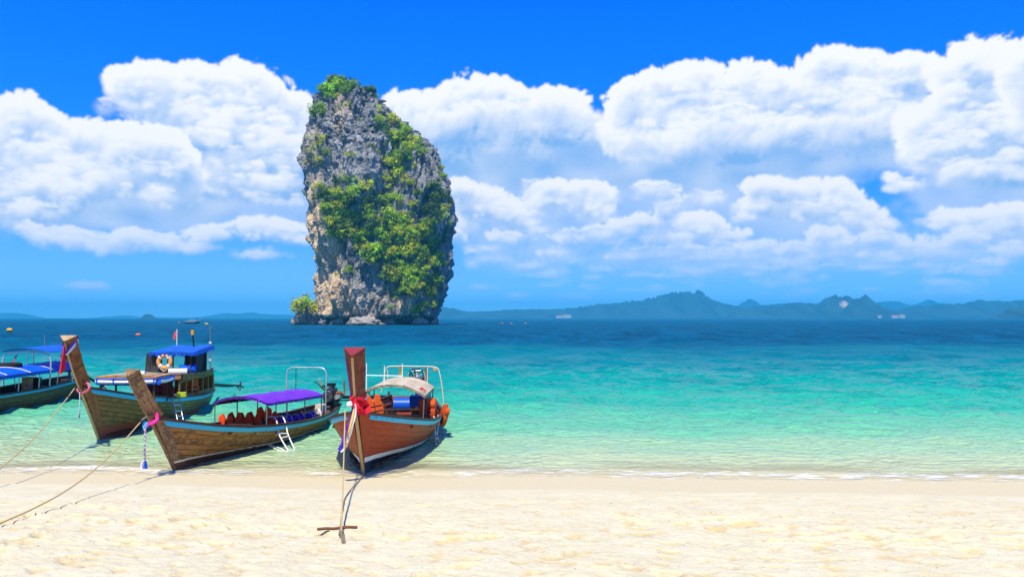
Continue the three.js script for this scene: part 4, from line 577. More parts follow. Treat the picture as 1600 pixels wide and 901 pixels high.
// ---------------------------------------------------------------- boat with the purple roof
{
  const B = longtail({
    label: 'weathered brown wooden longtail boat with a purple roof, bow resting on the sand', x: -7.92, d: 21.08, psi: -0.17, A: 9.9, O: 1.1,
    sheer: [[-9.9, 0.6], [-8, 0.5], [-6, 0.52], [-5, 0.56], [-3.3, 0.66], [-2, 0.78], [-0.8, 0.95], [0, 1.1], [1.1, 1.33]], beam: [[-9.9, 0.32], [-9, 0.55], [-7, 0.86], [-5, 0.97], [-3.3, 0.92], [-1.5, 0.72], [-0.5, 0.5], [0.4, 0.26], [1.1, 0.045]],
    keel: [[-9.9, -0.02], [-8.5, -0.2], [-3, -0.17], [0, -0.06]], strakes: 8, line: 0.1, wood: M.oldWood, bottom: { m: M.darkBottom, aft: 0.13, bow: 0.2 }, stemFrom: 0.962, prowWood: M.prowGrey, edgeWood: M.prowGrey, capMaterial: M.prowGrey, stemWood: M.prowGrey, boot: { h: 0.05, m: M.cream },
    prow: { T: 0.92, h: 2.34, bend: 0.62, w0: 0.15, w1: 0.165, d0: 0.32, d1: 0.23 },
  }), { boat } = B;
  canopy(B, { x0: -7.1, x1: -3.1, w: 0.78, he: (x) => 1.29 + (x + 3.1) * 0.028, rise: 0.17, m: M.purpleTarp, frame: M.darkPipe, hoops: 4, bays: 3, sag: 0.02 });
  // pipe frame over the stern
  const f0 = B.at(456, 648, 28.6), f1 = B.at(515, 650, 28.6), ft = B.at(486, 575, 28.6), w = 0.66, fx = (f0[0] + f1[0]) / 2;
  part('pipe_frame', tube([[fx, 0.2, w], [fx, 1.2, w], [fx, ft[1] - 0.1, w * 0.99], [fx, ft[1], w * 0.85], [fx, ft[1] + 0.02, 0], [fx, ft[1], -w * 0.85], [fx, ft[1] - 0.1, -w * 0.99], [fx, 1.2, -w], [fx, 0.2, -w]], 0.023, 70), M.steel, boat);
  part('hanging_cord', rod([fx, ft[1], 0.36], [fx, ft[1] - 0.7, 0.36], 0.012), M.rubber, boat);
  const e = B.at(519, 619, 30.2); engine(B, e[0], e[1], e[2], { tail: B.at(606, 619, 31.6), tiller: [e[0] + 0.9, e[1] + 0.55, e[2] + 0.2] });
  part('fuel_can', [box(0.34, 0.3, 0.26, e[0] + 0.95, 0.62, -0.2, 0.03)], M.cream, boat);
  part('crank_handle', rod([e[0] + 0.2, e[1] + 0.25, e[2] + 0.25], [e[0] + 0.3, e[1] + 0.62, e[2] + 0.32], 0.03), M.rope, boat);
  const seatBack = (x, z) => part('seat_back', [box(0.05, 0.4, 0.7, x, 0.5, z, 0.015), box(0.3, 0.05, 0.7, x + 0.15, 0.36, z, 0.015)], M.darkWood, boat);
  for (const x of [-3.3, -4.3, -5.2, -6.1]) seatBack(x, 0.1);
  const spots = [[352, 0.5, 0], [366, 0.54, 0.1], [381, 0.52, -0.1], [396, 0.54, 0.1], [411, 0.66, -0.05], [421, 0.52, 0.1]];
  spots.forEach(([px, top, tw], i) => { const p = B.at(px + 3, 662, 25.0 + i * 0.1), j = lifeJacket(['leftmost of the red orange life jackets under the purple roof', 'second from left red orange life jacket under the purple roof', 'third from left red orange life jacket under the purple roof', 'fourth from left red orange life jacket under the purple roof', 'red orange life jacket standing highest in the row under the purple roof', 'rightmost of the red orange life jackets under the purple roof'][i], 'life jackets in the purple roofed boat', M.redOrange, 0.95); B.put(j, [p[0], top - 0.2, p[2]], Math.PI / 2 + tw); });
  const roll = (px, py, d, len, label, m) => { const o = thing('cloth_bundle', label, 'cloth bundle', 'purple bundles along the boat side'), p = B.at(px, py, d); part('bundle', gridGeometry(26, 14, (u, v) => { const a = v * 6.2832, r = 0.13 * (1 + 0.25 * Math.sin(u * 19 + 2 * Math.sin(a)) + 0.2 * n2(u * 6 + px, v * 4)) * Math.pow(Math.sin(Math.PI * clamp(u, 0.03, 0.97)), 0.25); return [(u - 0.5) * len, 0.13 + r * Math.sin(a), r * Math.cos(a)]; }), m, o); each('tie', [-0.22, 0.2].map((q) => new THREE.TorusGeometry(0.15, 0.016, 6, 16).rotateY(Math.PI / 2).translate(q * len, 0.13, 0)), M.whiteRope, o); return B.put(o, [p[0], p[1] - 0.13, p[2]], 0); };
  roll(446, 655, 26.2, 0.9, 'purple cloth bundle just behind the white ladder', M.purpleCloth); roll(466, 653, 27.2, 0.9, 'purple cloth bundle amidships, between two other bundles', M.purpleCloth); roll(486, 650, 28.2, 0.8, 'purple cloth bundle nearest the stern frame', M.purpleCloth);
  { const c = thing('rope_coil', 'coil of cream rope hung beside the purple bundles', 'rope'), p = B.at(498, 648, 27.6); each('coil', [0, 1, 2].map((i) => new THREE.TorusGeometry(0.17 - i * 0.012, 0.022, 6, 22).scale(0.7, 1.1, 1).translate(i * 0.01, 0, i * 0.03)), M.whiteRope, c); B.put(c, [p[0], p[1], p[2]], 1.4); }
  // white boarding ladder hooked over the side
  const P = (px, py, d) => B.world(B.at(px, py, d)).toArray(), g = 24.9;
  ladder('boarding_ladder', 'white folding pipe ladder hooked over the side of the purple roofed boat', [[P(414, 661, g + 0.5), P(416, 655, g + 0.4), P(428, 650, g), P(434, 659, g - 0.3), P(437, 676, g - 0.5), P(452, 703, g - 1.05)], [P(428, 655, g + 0.6), P(432, 651, g + 0.5), P(442, 650, g + 0.2), P(447, 659, g), P(451, 676, g - 0.2), P(462, 701, g - 0.75)]],
    [[P(416, 656, g + 0.4), P(430, 653, g + 0.55)], [P(437, 676, g - 0.5), P(451, 676, g - 0.2)], [P(441, 683, g - 0.62), P(453, 680, g - 0.3)], [P(452, 703, g - 1.05), P(462, 701, g - 0.75)]], [[P(437, 676, g - 0.5), P(417, 687, g - 0.3), P(441, 703, g - 1), P(452, 703, g - 1.05)], [P(434, 675, g - 0.3), P(420, 688, g - 0.2), P(446, 702, g - 0.9)]], 0.02, M.whitePipe);
  // pink and blue ribbons round the prow, braided garland
  const rb = thing('prow_ribbon', 'hot pink ribbon tied round the grey prow of the purple roofed boat', 'ribbon', null), rp = (px, py, d) => B.world(B.at(px, py, d)).toArray();
  each('pink_band', [ribbon([rp(252, 650, 20.3), rp(246, 646, 19.85), rp(247, 653, 19.8), rp(240, 659, 19.65), rp(232, 662, 19.6)], 0.04, () => 0.4), ribbon([rp(252, 650, 20.3), rp(248, 655, 19.9), rp(240, 661, 19.7), rp(231, 664, 19.62)], 0.035, (t) => t)], M.pink, rb);
  part('blue_band', ribbon([rp(232, 658, 19.65), rp(228, 661, 19.58), rp(229, 668, 19.5)], 0.05, () => 0.2), M.cyan, rb);
  part('band', tube([rp(222, 656, 19.5), rp(232, 650, 19.7), rp(248, 650, 20.3), rp(252, 654, 20.6)], 0.02), M.greyRope, rb);
  const gl = thing('braided_garland', 'pink white and blue braided garland with blue tassel hanging from the grey prow', 'garland');
  const a = V(...rp(229, 664, 19.5)), b = V(...rp(228.5, 719, 19.5));
  [M.pink, M.whiteCloth, M.cyan].forEach((m, k) => part('strand', tube([...Array(26)].map((_, i) => { const t = i / 25, q = a.clone().lerp(b, t); return [q.x + 0.012 * Math.cos(t * 60 + k * 2.1), q.y, q.z + 0.012 * Math.sin(t * 50 + k * 2.1)]; }), 0.0125, 110, 6), m, gl));
  part('tassel', new THREE.CylinderGeometry(0.02, 0.05, 0.17, 10).translate(b.x + 0.02, b.y - 0.07, b.z), M.blueDrum, gl); part('tassel_cord', tube([[b.x - 0.03, b.y, b.z], [b.x - 0.07, b.y - 0.1, b.z], [b.x - 0.05, b.y - 0.2, b.z]], 0.02), M.whiteCloth, gl);
  // mooring rope over the sand
  const s = V(...rp(221, 659, 19.45)), q = sandPoint(-30, 836, 0.02), m = sandPoint(0, 818, 0.03), pts = [s.toArray()]; for (let i = 1; i < 6; i++) { const t = i / 6; pts.push([lerp(s.x, m[0], t), lerp(s.y, m[1], t) - 0.28 * Math.sin(Math.PI * t), lerp(s.z, m[2], t)]); } pts.push(m, q);
  looseRope('mooring_rope', 'yellow rope from the grey prow down to the sand at the left edge', pts, 0.013, M.rope, 'mooring ropes');
}
// ---------------------------------------------------------------- red boat
{
  const B = longtail({
    label: 'red brown varnished longtail boat with cream roof and tall red prow facing the beach', x: -3.43, d: 20.65, psi: 0.012, A: 9.8, O: 1.18,
    sheer: [[-9.8, 0.92], [-8.5, 0.74], [-7, 0.66], [-4, 0.76], [-3, 0.87], [-1.5, 1.06], [0, 1.28], [1.18, 1.51]], beam: [[-9.8, 0.6], [-9, 0.98], [-7, 1.4], [-5, 1.42], [-3, 1.24], [-1.5, 1.08], [0, 0.72], [0.6, 0.42], [1.18, 0.045]],
    keel: [[-9.8, 0.0], [-8, -0.22], [-3, -0.2], [0, -0.03]], strakes: 8, line: 0.07, wood: M.redWood, bottom: { m: M.navy, aft: 0.1, bow: 0.3 }, seam: 0.35, stemFrom: 0.965, prowWood: M.prowRed, stemWood: M.redWood, edgeWood: M.paleWood, capMaterial: M.capRed, innerRim: M.pinkRim, boot: { h: 0.12, m: M.white }, bowV: 0.72,
    prow: { T: 0.57, h: 2.79, bend: 0.5, w0: 0.125, w1: 0.23, d0: 0.46, d1: 0.36 },
  }), { boat } = B, P = (px, py, d) => B.world(B.at(px, py, d)).toArray();
  const c = canopy(B, { x0: -7.9, x1: -4.5, w: 0.97, he: 1.38, rise: 0.32, m: M.creamTarp, frame: M.rustyWhite, hoops: 4, bays: 3, sag: 0.015, postM: M.darkPipe, shift: -0.05 });
  each('roof_slat', [...Array(9)].map((_, i) => beam([-7.8, 1.33 + 0.32 * (1 - Math.pow(Math.abs(i - 4) / 4 * 0.9, 2.2)), -0.05 + (i - 4) * 0.21], [-4.55, 1.33 + 0.32 * (1 - Math.pow(Math.abs(i - 4) / 4 * 0.9, 2.2)), -0.05 + (i - 4) * 0.21], 0.05, 0.02)), M.paleWood, c);
  { const p = B.at(659, 607.5, 25.6); part('red_knot', [new THREE.SphereGeometry(0.055, 12, 8).scale(1, 0.6, 1).translate(p[0], p[1] + 0.02, p[2]), tube([[p[0], p[1], p[2]], [p[0] + 0.1, p[1] - 0.02, p[2] - 0.1], [p[0] + 0.16, p[1] - 0.06, p[2] - 0.12]], 0.02)], M.red, c); }
  // stern pipe frame with a lean
  const d = 30, T = (px, py, k = d) => B.at(px, py, k);
  part('pipe_frame', tube([T(596, 612, d), T(599, 598), T(603, 577), T(606, 573), T(612, 572), T(645, 572), T(678, 573), T(684, 575), T(687, 583), T(691, 606), T(694, 640, d)], 0.021, 80), M.rustyWhite, boat);
  each('frame_brace', [rod(T(606, 577), T(606.5, 600), 0.018), rod(T(668, 574), T(668, 600), 0.018)], M.rustyWhite, boat);
  each('rope_wrap', [0, 1, 2].map((i) => new THREE.TorusGeometry(0.06, 0.02, 6, 12).rotateX(1.2 + i * 0.3).translate(...T(680, 575 + i * 1.4))), M.rope, boat);
  // pole rack on the roof front
  const r = 25.3; for (const [px, y0, y1] of [[573, 567, 608], [601, 571, 603], [629, 568, 606]]) part('pole', rod(T(px, y1, r), T(px, y0, r), 0.016, 0.013), M.whitePipe, boat);
  part('cross_pole', rod(T(573, 586, r), T(629, 587, r), 0.015), M.whitePipe, boat);
  const flag = (px, y0, y1, w, m) => part('flag', ribbon([T(px, y0, r), T(px - w * 0.3, lerp(y0, y1, 0.4), r + 0.05), T(px - w * 0.1, y1, r + 0.1)], (t) => 0.05 + 0.02 * Math.sin(t * 9), () => 1.2), m, boat);
  flag(627, 572, 586, 5, M.yellowCloth); flag(572, 572, 585, 5, M.cyan);
  const e = T(652, 592, 30.2); engine(B, e[0], e[1] - 0.1, e[2], { block: M.iron, head: M.chrome, filter: M.black, tail: [e[0] - 3.4, 0.55, e[2] + 0.3], tiller: [e[0] + 0.9, e[1] + 0.35, e[2]] });
  part('engine_guard', [tube([T(640, 603, 30), T(639, 583, 30), T(645, 579.5, 30), T(660, 579.5, 30), T(664, 584, 30), T(664, 603, 30)], 0.022, 40)], M.steel, boat);
  part('fuel_drum', [new THREE.CylinderGeometry(0.24, 0.24, 0.55, 18).rotateX(Math.PI / 2).translate(e[0] + 0.7, 0.72, 0.1)], M.blueDrum, boat);
  { const p = T(656, 625, 28.6); part('battery_box', [box(0.5, 0.34, 0.6, p[0], p[1], p[2], 0.02)], M.blueDrum, boat); }
  for (const [x, z] of [[-2.2, 0], [-3.4, 0]]) part('bench', [box(0.3, 0.05, B.beamAt(x) * 1.8, x, B.sheer(x) - 0.1, z, 0.012)], M.paleWood, boat);
  const jackets = [[668, 638, 26.6, 0.9, 'orange life jacket at the left of the pile in the stern of the red boat', 0.3], [679, 639, 26.4, 1.5, 'orange life jacket hanging over the right side of the red boat', 0.5], [690, 646, 26.6, 2, 'orange life jacket lowest at the right rim of the red boat', 0.9], [588, 634, 24.6, 0.3, 'orange life jacket behind the prow on the left of the red boat', 0.2]];
  for (const [px, py, dd, tw, label, lean] of jackets) { const p = T(px, py, dd), j = lifeJacket(label, 'life jackets in the red boat', M.orange, 0.92); B.put(j, [p[0], p[1] - 0.25, p[2]], Math.PI / 2 + tw); j.rotation.z = lean; j.rotation.x = -lean * 0.5; }
  // boarding ladder on the right side
  const g = 26.2;
  ladder('boarding_ladder', 'worn cream pipe ladder hanging from the right side of the red boat', [[P(664, 651, g + 0.6), P(666, 648, g + 0.5), P(676, 648, g + 0.1), P(680, 657, g - 0.4), P(680, 676, g - 0.7), P(685, 712, g - 1.6)], [P(676, 653, g + 0.9), P(680, 650, g + 0.8), P(687, 650, g + 0.5), P(686.5, 660, g), P(683.5, 674, g - 0.4), P(691, 709, g - 1.2)]],
    [[P(666, 650, g + 0.5), P(680, 652, g + 0.8)], [P(680, 676, g - 0.7), P(684, 675, g - 0.4)], [P(681, 684, g - 0.9), P(685, 683, g - 0.6)], [P(681, 697, g - 1.2), P(688, 695, g - 0.9)], [P(684, 706, g - 1.5), P(690, 704, g - 1.1)]], [[P(680, 684, g - 0.9), P(662, 688, g - 0.2), P(664, 690, g - 0.4), P(683, 706, g - 1.5)], [P(666, 687, g - 0.3), P(685, 702, g - 1.3)]], 0.021, M.rustyWhite);
  // festive ribbons round the tall prow
  const rb = thing('prow_ribbon', 'red white and blue ribbons knotted round the tall red prow', 'ribbon');
  const band = (y0, m, k, grow = 1) => { const q = (v) => { const s = B.sect(v); return s; }, s = q(y0), s2 = q(y0 + k), ring = (s, f) => s.slice(0, 4).map((p) => { const cx = (s[0][0] + s[1][0]) / 2; return B.world([cx + (p[0] - cx) * f, p[1], p[2] * f]).toArray(); }), a = ring(s, 1.12 * grow), b = ring(s2, 1.12 * grow); return gridGeometry(4, 3, (u, v, i, j) => { const p = a[i % 4], r = b[i % 4], f = Math.sin(Math.PI * v) * 0.012; return [lerp(p[0], r[0], v) + f, lerp(p[1], r[1], v) + 0.01 * Math.sin(i * 2 + j), lerp(p[2], r[2], v) + f]; }); };
  each('red_band', [band(0.2, M.red, 0.075), band(0.1, M.red, 0.05, 1.03)], M.red, rb); part('white_band', band(0.165, M.whiteCloth, 0.025, 1.05), M.whiteCloth, rb); part('blue_band', band(0.135, M.blueCloth, 0.03, 1.06), M.blueCloth, rb);
  const k = 19.25;
  part('knot', [new THREE.SphereGeometry(0.09, 14, 10).scale(1.1, 0.8, 0.8).translate(...P(556, 627, k))], M.red, rb); part('rosette', [new THREE.SphereGeometry(0.085, 14, 10).scale(1, 0.8, 0.8).translate(...P(548, 631, k))], M.whiteCloth, rb);
  each('bow_loop', [ribbon([P(557, 627, k), P(563, 625, k - 0.1), P(571, 634, k + 0.1), P(570, 640, k), P(560, 633, k - 0.08), P(556, 628, k)], (t) => 0.03 + 0.1 * Math.sin(Math.PI * t), () => 0.6), ribbon([P(555, 628, k), P(553, 634, k - 0.12), P(556, 642, k - 0.05), P(560, 646, k)], (t) => 0.05 + 0.07 * t, () => 1.2), ribbon([P(557, 628, k - 0.02), P(561, 638, k - 0.1), P(567, 643, k)], (t) => 0.05 + 0.06 * t, () => 0.9), ribbon([P(552, 617, k + 0.05), P(550, 622, k - 0.05), P(555, 628, k)], 0.06, () => 1)], M.red, rb);
  const tails = [[M.blueCloth, [[553, 630], [549, 648], [543, 668], [537, 690], [531, 703]], 0.045], [M.violet, [[552, 630], [548, 650], [541, 672], [534, 694]], 0.03], [M.whiteCloth, [[556, 631], [554, 650], [548, 672], [540, 696], [534, 705]], 0.06], [M.yellowCloth, [[555, 631], [551, 652], [545, 676], [540, 702]], 0.035], [M.whiteCloth, [[556, 630], [556, 648], [550, 670], [543, 690]], 0.03]];
  tails.forEach(([m, pts, w], i) => part('ribbon_tail', ribbon(pts.map(([x, y], j) => P(x, y, k - 0.03 * i - 0.05 + 0.03 * Math.sin(j * 2 + i))), (t) => w * (0.6 + 0.6 * t), (t) => 1.3 + 0.5 * Math.sin(t * 5 + i)), m, rb));
  part('side_ribbon', ribbon([P(540, 560, 19.15), P(543, 580, 19.3), P(546, 600, 19.4), P(548, 618, 19.45)], 0.03, () => 1.3), M.violet, rb);
  // rope to the stick anchor, second line from the stem foot
  const kn = sandPoint(535, 830, 0.05), s1 = P(540, 640, 19.6); const mid = [lerp(s1[0], kn[0], 0.72), 0.33, lerp(s1[2], kn[2], 0.72)];
  looseRope('mooring_rope', 'taut yellow rope from the red boat down to the stick anchor on the sand', [s1, [lerp(s1[0], kn[0], 0.3), lerp(s1[1], kn[1], 0.3) - 0.14, lerp(s1[2], kn[2], 0.3)], [lerp(s1[0], kn[0], 0.62), lerp(s1[1], kn[1], 0.62) - 0.17, lerp(s1[2], kn[2], 0.62)], [lerp(s1[0], kn[0], 0.85), lerp(s1[1], kn[1], 0.85) - 0.1, lerp(s1[2], kn[2], 0.85)], kn], 0.014, M.rope, 'mooring ropes');
  looseRope('stem_line', 'thin grey line lying on wet sand from the foot of the red boat', [P(571, 738, 20.5), sandPoint(563, 748, 0.02), sandPoint(550, 762, 0.02), sandPoint(541, 775, 0.03), sandPoint(538, 786, 0.03), sandPoint(535, 806, 0.03), sandPoint(533, 826, 0.04)], 0.011, M.greyRope);
  const an = thing('stick_anchor', 'brown wooden stick lying on the sand as an anchor for the red boat', 'anchor'); const p0 = sandPoint(499, 832, 0.035), p1 = sandPoint(559, 827, 0.04);
  an.position.set(...kn); const rel = (p) => [p[0] - kn[0], p[1] - kn[1], p[2] - kn[2]];
  part('stick', tube([-0.02, 0.2, 0.42, 0.6, 0.8, 1.02].map((t, i) => { const a = rel(p0), b = rel(p1); return [lerp(a[0], b[0], t), lerp(a[1], b[1], t) * 0.3 + 0.006 * Math.sin(i * 2.1), lerp(a[2], b[2], t) + 0.008 * Math.sin(i * 1.7)]; }), 0.02, 30, 9), std('driftwood', { color: rgb(0.17, 0.075, 0.035), roughness: 0.9 }), an);
  each('lashing', [0, 1, 2, 3].map((i) => new THREE.TorusGeometry(0.032, 0.009, 6, 12).rotateY(Math.PI / 2).translate(-0.02 + i * 0.015, 0, 0)), M.greyRope, an);
  const pg = rel(sandPoint(537, 846, 0.0)); each('peg', [rod([0.0, 0.03, 0.01], [pg[0], pg[1] + 0.02, pg[2]], 0.013), rod([pg[0], pg[1] - 0.05, pg[2]], [pg[0] + 0.01, pg[1] + 0.11, pg[2] - 0.05], 0.014), rod([pg[0] + 0.035, pg[1] - 0.03, pg[2]], [pg[0] + 0.01, pg[1] + 0.09, pg[2] - 0.04], 0.012)], M.greyRope, an);
}
// ---------------------------------------------------------------- boat with the wheelhouse
{
  const B = longtail({
    label: 'olive brown longtail boat with a blue topped wheelhouse and lifebuoy, ribbons on its prow', x: -11.97, d: 25.9, psi: 0.052, A: 10.3, O: 1.42,
    sheer: [[-10.3, 0.72], [-8.5, 0.68], [-7, 0.72], [-4, 0.9], [-1.5, 1.16], [0, 1.42], [1.42, 1.68]], beam: [[-10.3, 0.36], [-9.5, 0.6], [-7, 0.86], [-4, 0.86], [-2, 0.72], [-0.5, 0.5], [0.6, 0.27], [1.42, 0.045]],
    keel: [[-10.3, 0.05], [-8, -0.2], [-3, -0.2], [0, -0.02]], strakes: 9, line: 0.075, wood: M.oliveWood, bottom: { m: M.redBottom, aft: 0.22, bow: 0.45 }, stemFrom: 0.955, prowWood: M.prowBrown, stemWood: M.prowBrown, edgeWood: M.paleWood, capMaterial: M.paleWood,
    prow: { T: 1.02, h: 2.98, bend: 0.66, w0: 0.15, w1: 0.21, d0: 0.38, d1: 0.28 },
  }), { boat } = B, T = (px, py, d) => B.at(px, py, d), P = (px, py, d) => B.world(B.at(px, py, d)).toArray();
  // forward canopy with rolled rain curtains
  const x1 = -1.9, x0 = -3.3, w = 0.92, he = 1.74;
  each('roof_plank', [...Array(8)].map((_, i) => box(x1 - x0, 0.022, w * 2 / 8 - 0.012, (x0 + x1) / 2, he + 0.02 + 0.05 * (1 - Math.pow((i - 3.5) / 3.5, 2)), -w + (i + 0.5) * w / 4, 0.006)), M.paleWood, boat);
  each('roof_edge', [box(0.04, 0.06, w * 2 + 0.06, x1 + 0.02, he, 0, 0.01), box(x1 - x0, 0.06, 0.04, (x0 + x1) / 2, he, -w - 0.02, 0.01), box(x1 - x0, 0.06, 0.04, (x0 + x1) / 2, he, w + 0.02, 0.01)], std('orange brown edge board', { color: rgb(0.42, 0.16, 0.035), roughness: 0.6 }), boat);
  each('rain_curtain', [gridGeometry(30, 10, (u, v) => [x1 + 0.05 + 0.055 * Math.cos(v * 6.28), he - 0.12 + 0.06 * Math.sin(v * 6.28) - 0.03 * Math.sin(u * 3.14), (u * 2 - 1) * w]), gridGeometry(30, 10, (u, v) => [lerp(x0, x1, u), he - 0.12 + 0.06 * Math.sin(v * 6.28) - 0.03 * Math.sin(u * 3.14), -w - 0.05 + 0.055 * Math.cos(v * 6.28)])], M.whitePlastic, boat);
  each('curtain_hem', [gridGeometry(30, 6, (u, v) => [x1 + 0.06 + 0.03 * Math.cos(v * 6.28), he - 0.06 + 0.03 * Math.sin(v * 6.28), (u * 2 - 1) * w]), gridGeometry(30, 6, (u, v) => [x1 + 0.04 + 0.03 * Math.cos(v * 6.28), he - 0.2 + 0.025 * Math.sin(v * 6.28) - 0.03 * Math.sin(u * 3.14), (u * 2 - 1) * w]), gridGeometry(30, 6, (u, v) => [lerp(x0, x1, u), he - 0.06 + 0.03 * Math.sin(v * 6.28), -w - 0.06 + 0.03 * Math.cos(v * 6.28)]), ...[-0.95, -0.3, 0.4, 0.95].map((z) => box(0.13, 0.2, 0.06, x1 + 0.05, he - 0.12, z * w, 0.02)), ...[0.03, 0.97].map((t) => box(0.06, 0.22, 0.14, lerp(x0, x1, t), he - 0.12, -w - 0.05, 0.02))], M.blueTarp, boat);
  for (const x of [x1 - 0.08, x0 + 0.1]) for (const s of [-1, 1]) part('roof_post', box(0.06, he - B.sheer(x) + 0.1, 0.06, x, (he + B.sheer(x) - 0.1) / 2, s * (w - 0.1), 0.008), M.darkWood, boat);
  // wheelhouse: lower cabin with window openings, rim, upper frame
  const c0 = -8.9, c1 = -4.75, cw = 0.72, base = 0.72, top = 1.42;
  for (const s of [-1, 1]) {
    each('cabin_wall', [box(c1 - c0, 0.2, 0.04, (c0 + c1) / 2, base + 0.08, s * cw), box(c1 - c0, 0.08, 0.04, (c0 + c1) / 2, top - 0.02, s * cw)], M.oldWood, boat);
    for (let i = 0; i <= 6; i++) part('window_post', box(i % 6 ? 0.09 : 0.16, top - base - 0.12, 0.05, lerp(c0 + 0.06, c1 - 0.06, i / 6), (top + base) / 2 + 0.05, s * cw), M.oldWood, boat);
  }
  part('cabin_end', [box(0.04, top - base, cw * 2, c0, (top + base) / 2, 0)], M.oldWood, boat);
  each('roof_rim', [...[-1, 1].map((s) => sweepBar(26, (t) => ({ p: [lerp(c0 - 0.25, c1 + 0.1, t), 1.52 + 0.05 * Math.pow(2 * t - 1, 2), s * (cw + 0.12 - 0.25 * Math.pow(Math.max(0, 0.25 - t) * 4, 2))], out: [0, 0, 1] }), 0.05, 0.19)), box(c1 - c0 + 0.2, 0.04, cw * 2 + 0.12, (c0 + c1) / 2, 1.5, 0)], M.oldWood, boat);
  part('window_shade', [box(0.5, 0.42, 0.02, -6.55, 1.15, -cw + 0.05)], M.whitePlastic, boat);
  const h0 = -7.9, h1 = -6.0, hy = 2.36;
  const post = (x, z) => part('wheelhouse_post', rod([x, 1.5, z], [x, hy + (h1 - x) * 0.06, z], 0.028), M.darkWood, boat);
  for (const x of [h0, h1]) for (const z of [-0.72, -0.1, 0.72]) post(x, z);
  each('netting', [gridGeometry(8, 8, (u, v) => [h1 + 0.02 + 0.03 * Math.sin(v * 5 + u * 3), lerp(1.52, hy - 0.02, v), lerp(0.28, 0.92 - 0.1 * v, u)]), gridGeometry(8, 8, (u, v) => [lerp(h0, h1, 0.2 + u * 0.5) + 0.02 * Math.sin(v * 7), lerp(1.55, hy, v), -0.72 + 0.03 * Math.sin(u * 9 + v * 4)]), gridGeometry(8, 8, (u, v) => [h0, lerp(1.55, hy, v), lerp(-0.72, 0.1, u) + 0.02 * Math.sin(v * 8)])], M.netGrey, boat);
  part('blue_roof', [0.012, -0.004].map((k) => gridGeometry(26, 14, (u, v) => { const x = lerp(h0 - 0.5, h1 + 0.2, v), z = (u * 2 - 1) * 0.78 - 0.1; return [x, hy + 0.02 + (h1 - x) * 0.06 + 0.03 * Math.sin(u * 9 + v * 4) * 0.5 + k, z]; })).concat([gridGeometry(60, 3, (u, v) => [h1 + 0.2 + 0.05 * Math.sin(u * 70) * v, hy - 0.05 * v * 2.2 - 0.03 * Math.sin(u * 33) * v, (u * 2 - 1) * 0.78 - 0.1]), gridGeometry(60, 3, (u, v) => [lerp(h0 - 0.5, h1 + 0.2, u), hy + 0.02 + (h1 - lerp(h0 - 0.5, h1 + 0.2, u)) * 0.06 - 0.13 * v - 0.03 * Math.sin(u * 41) * v, -0.88 - 0.05 * Math.abs(Math.sin(u * 50)) * v])]), M.blueTarp, boat);
  const q = (px, py, d) => T(px, py, d);
  part('mast', [rod([q(329, 612, 35)[0], 0.6, q(329, 612, 35)[2]], q(328.5, 512, 35), 0.03, 0.018), new THREE.SphereGeometry(0.04, 8, 6).translate(...q(328.5, 512, 35))], M.darkPipe, boat);
  each('mast_collar', [0, 1].map((i) => new THREE.CylinderGeometry(0.055, 0.055, 0.08, 8).translate(...q(329, 562 + i * -27, 35))), M.whiteRope, boat);
  const bp = q(301, 520, 34), be = part('beacon', [new THREE.CylinderGeometry(0.06, 0.06, 0.15, 12).translate(bp[0], bp[1], bp[2])], M.amber, boat); part('beacon_pole', rod([bp[0] - 0.04, 2.4, bp[2] - 0.05], [bp[0], bp[1] - 0.06, bp[2]], 0.03), M.black, be); part('beacon_cap', new THREE.CylinderGeometry(0.065, 0.065, 0.05, 12).translate(bp[0], bp[1] + 0.09, bp[2]), M.amber, be);
  const fp = q(276.5, 514, 35); part('flag_pole', rod([fp[0], 2.4, fp[2]], fp, 0.016), M.whitePipe, boat); part('flag', ribbon([[fp[0], fp[1] - 0.1, fp[2]], [fp[0] + 0.02, fp[1] - 0.25, fp[2] + 0.08], [fp[0], fp[1] - 0.42, fp[2] + 0.1]], 0.07, () => 1.4), M.rose, boat);
  engine(B, -9.35, 1.02, 0.05, { tail: q(376, 602, 40), tiller: [-8.6, 1.25, 0] });
  // things on and in the boat
  const lb = thing('lifebuoy', 'pale orange lifebuoy hung on the front of the wheelhouse', 'lifebuoy'); part('ring', new THREE.TorusGeometry(0.215, 0.072, 14, 40), M.buoyOrange, lb);
  for (const a of [0.8, 2.37, 3.94, 5.5]) part('band', new THREE.TorusGeometry(0.076, 0.012, 6, 16).scale(1, 1, 3).rotateX(Math.PI / 2).translate(0, 0, 0).rotateY(Math.PI / 2).rotateX(0).translate(0.215, 0, 0).rotateZ(a), M.whiteCloth, lb); part('grab_line', tube([[-0.16, -0.2, 0.06], [0, -0.33, 0.06], [0.17, -0.19, 0.06]], 0.012), M.whiteRope, lb);
  { const p = q(260, 564.5, 31.9); B.put(lb, [h1 + 0.14, p[1], p[2]], Math.PI / 2); }
  const rolled = (name, label, px, py, d, len, r, m, endM, turn, cat) => { const o = thing(name, label, cat, null), p = q(px, py, d); part('roll', new THREE.CylinderGeometry(r, r, len, 20).rotateX(Math.PI / 2), m, o); each('roll_end', [-1, 1].map((s) => new THREE.CylinderGeometry(r * 0.72, r * 0.72, 0.012, 18).rotateX(Math.PI / 2).translate(0, 0, s * (len / 2 + 0.002))), endM, o); B.put(o, [p[0], p[1], p[2]], turn); };
  rolled('rolled_mat', 'white rolled mat with blue ends lying on the wheelhouse deck', 279, 580, 31.1, 0.62, 0.11, M.whitePlastic, M.blueDrum, 0.15, 'mat'); rolled('rolled_mat', 'small white roll with a blue end on the forward roof', 218, 583.5, 28.6, 0.36, 0.085, M.whitePlastic, M.blueDrum, 0.1, 'mat');
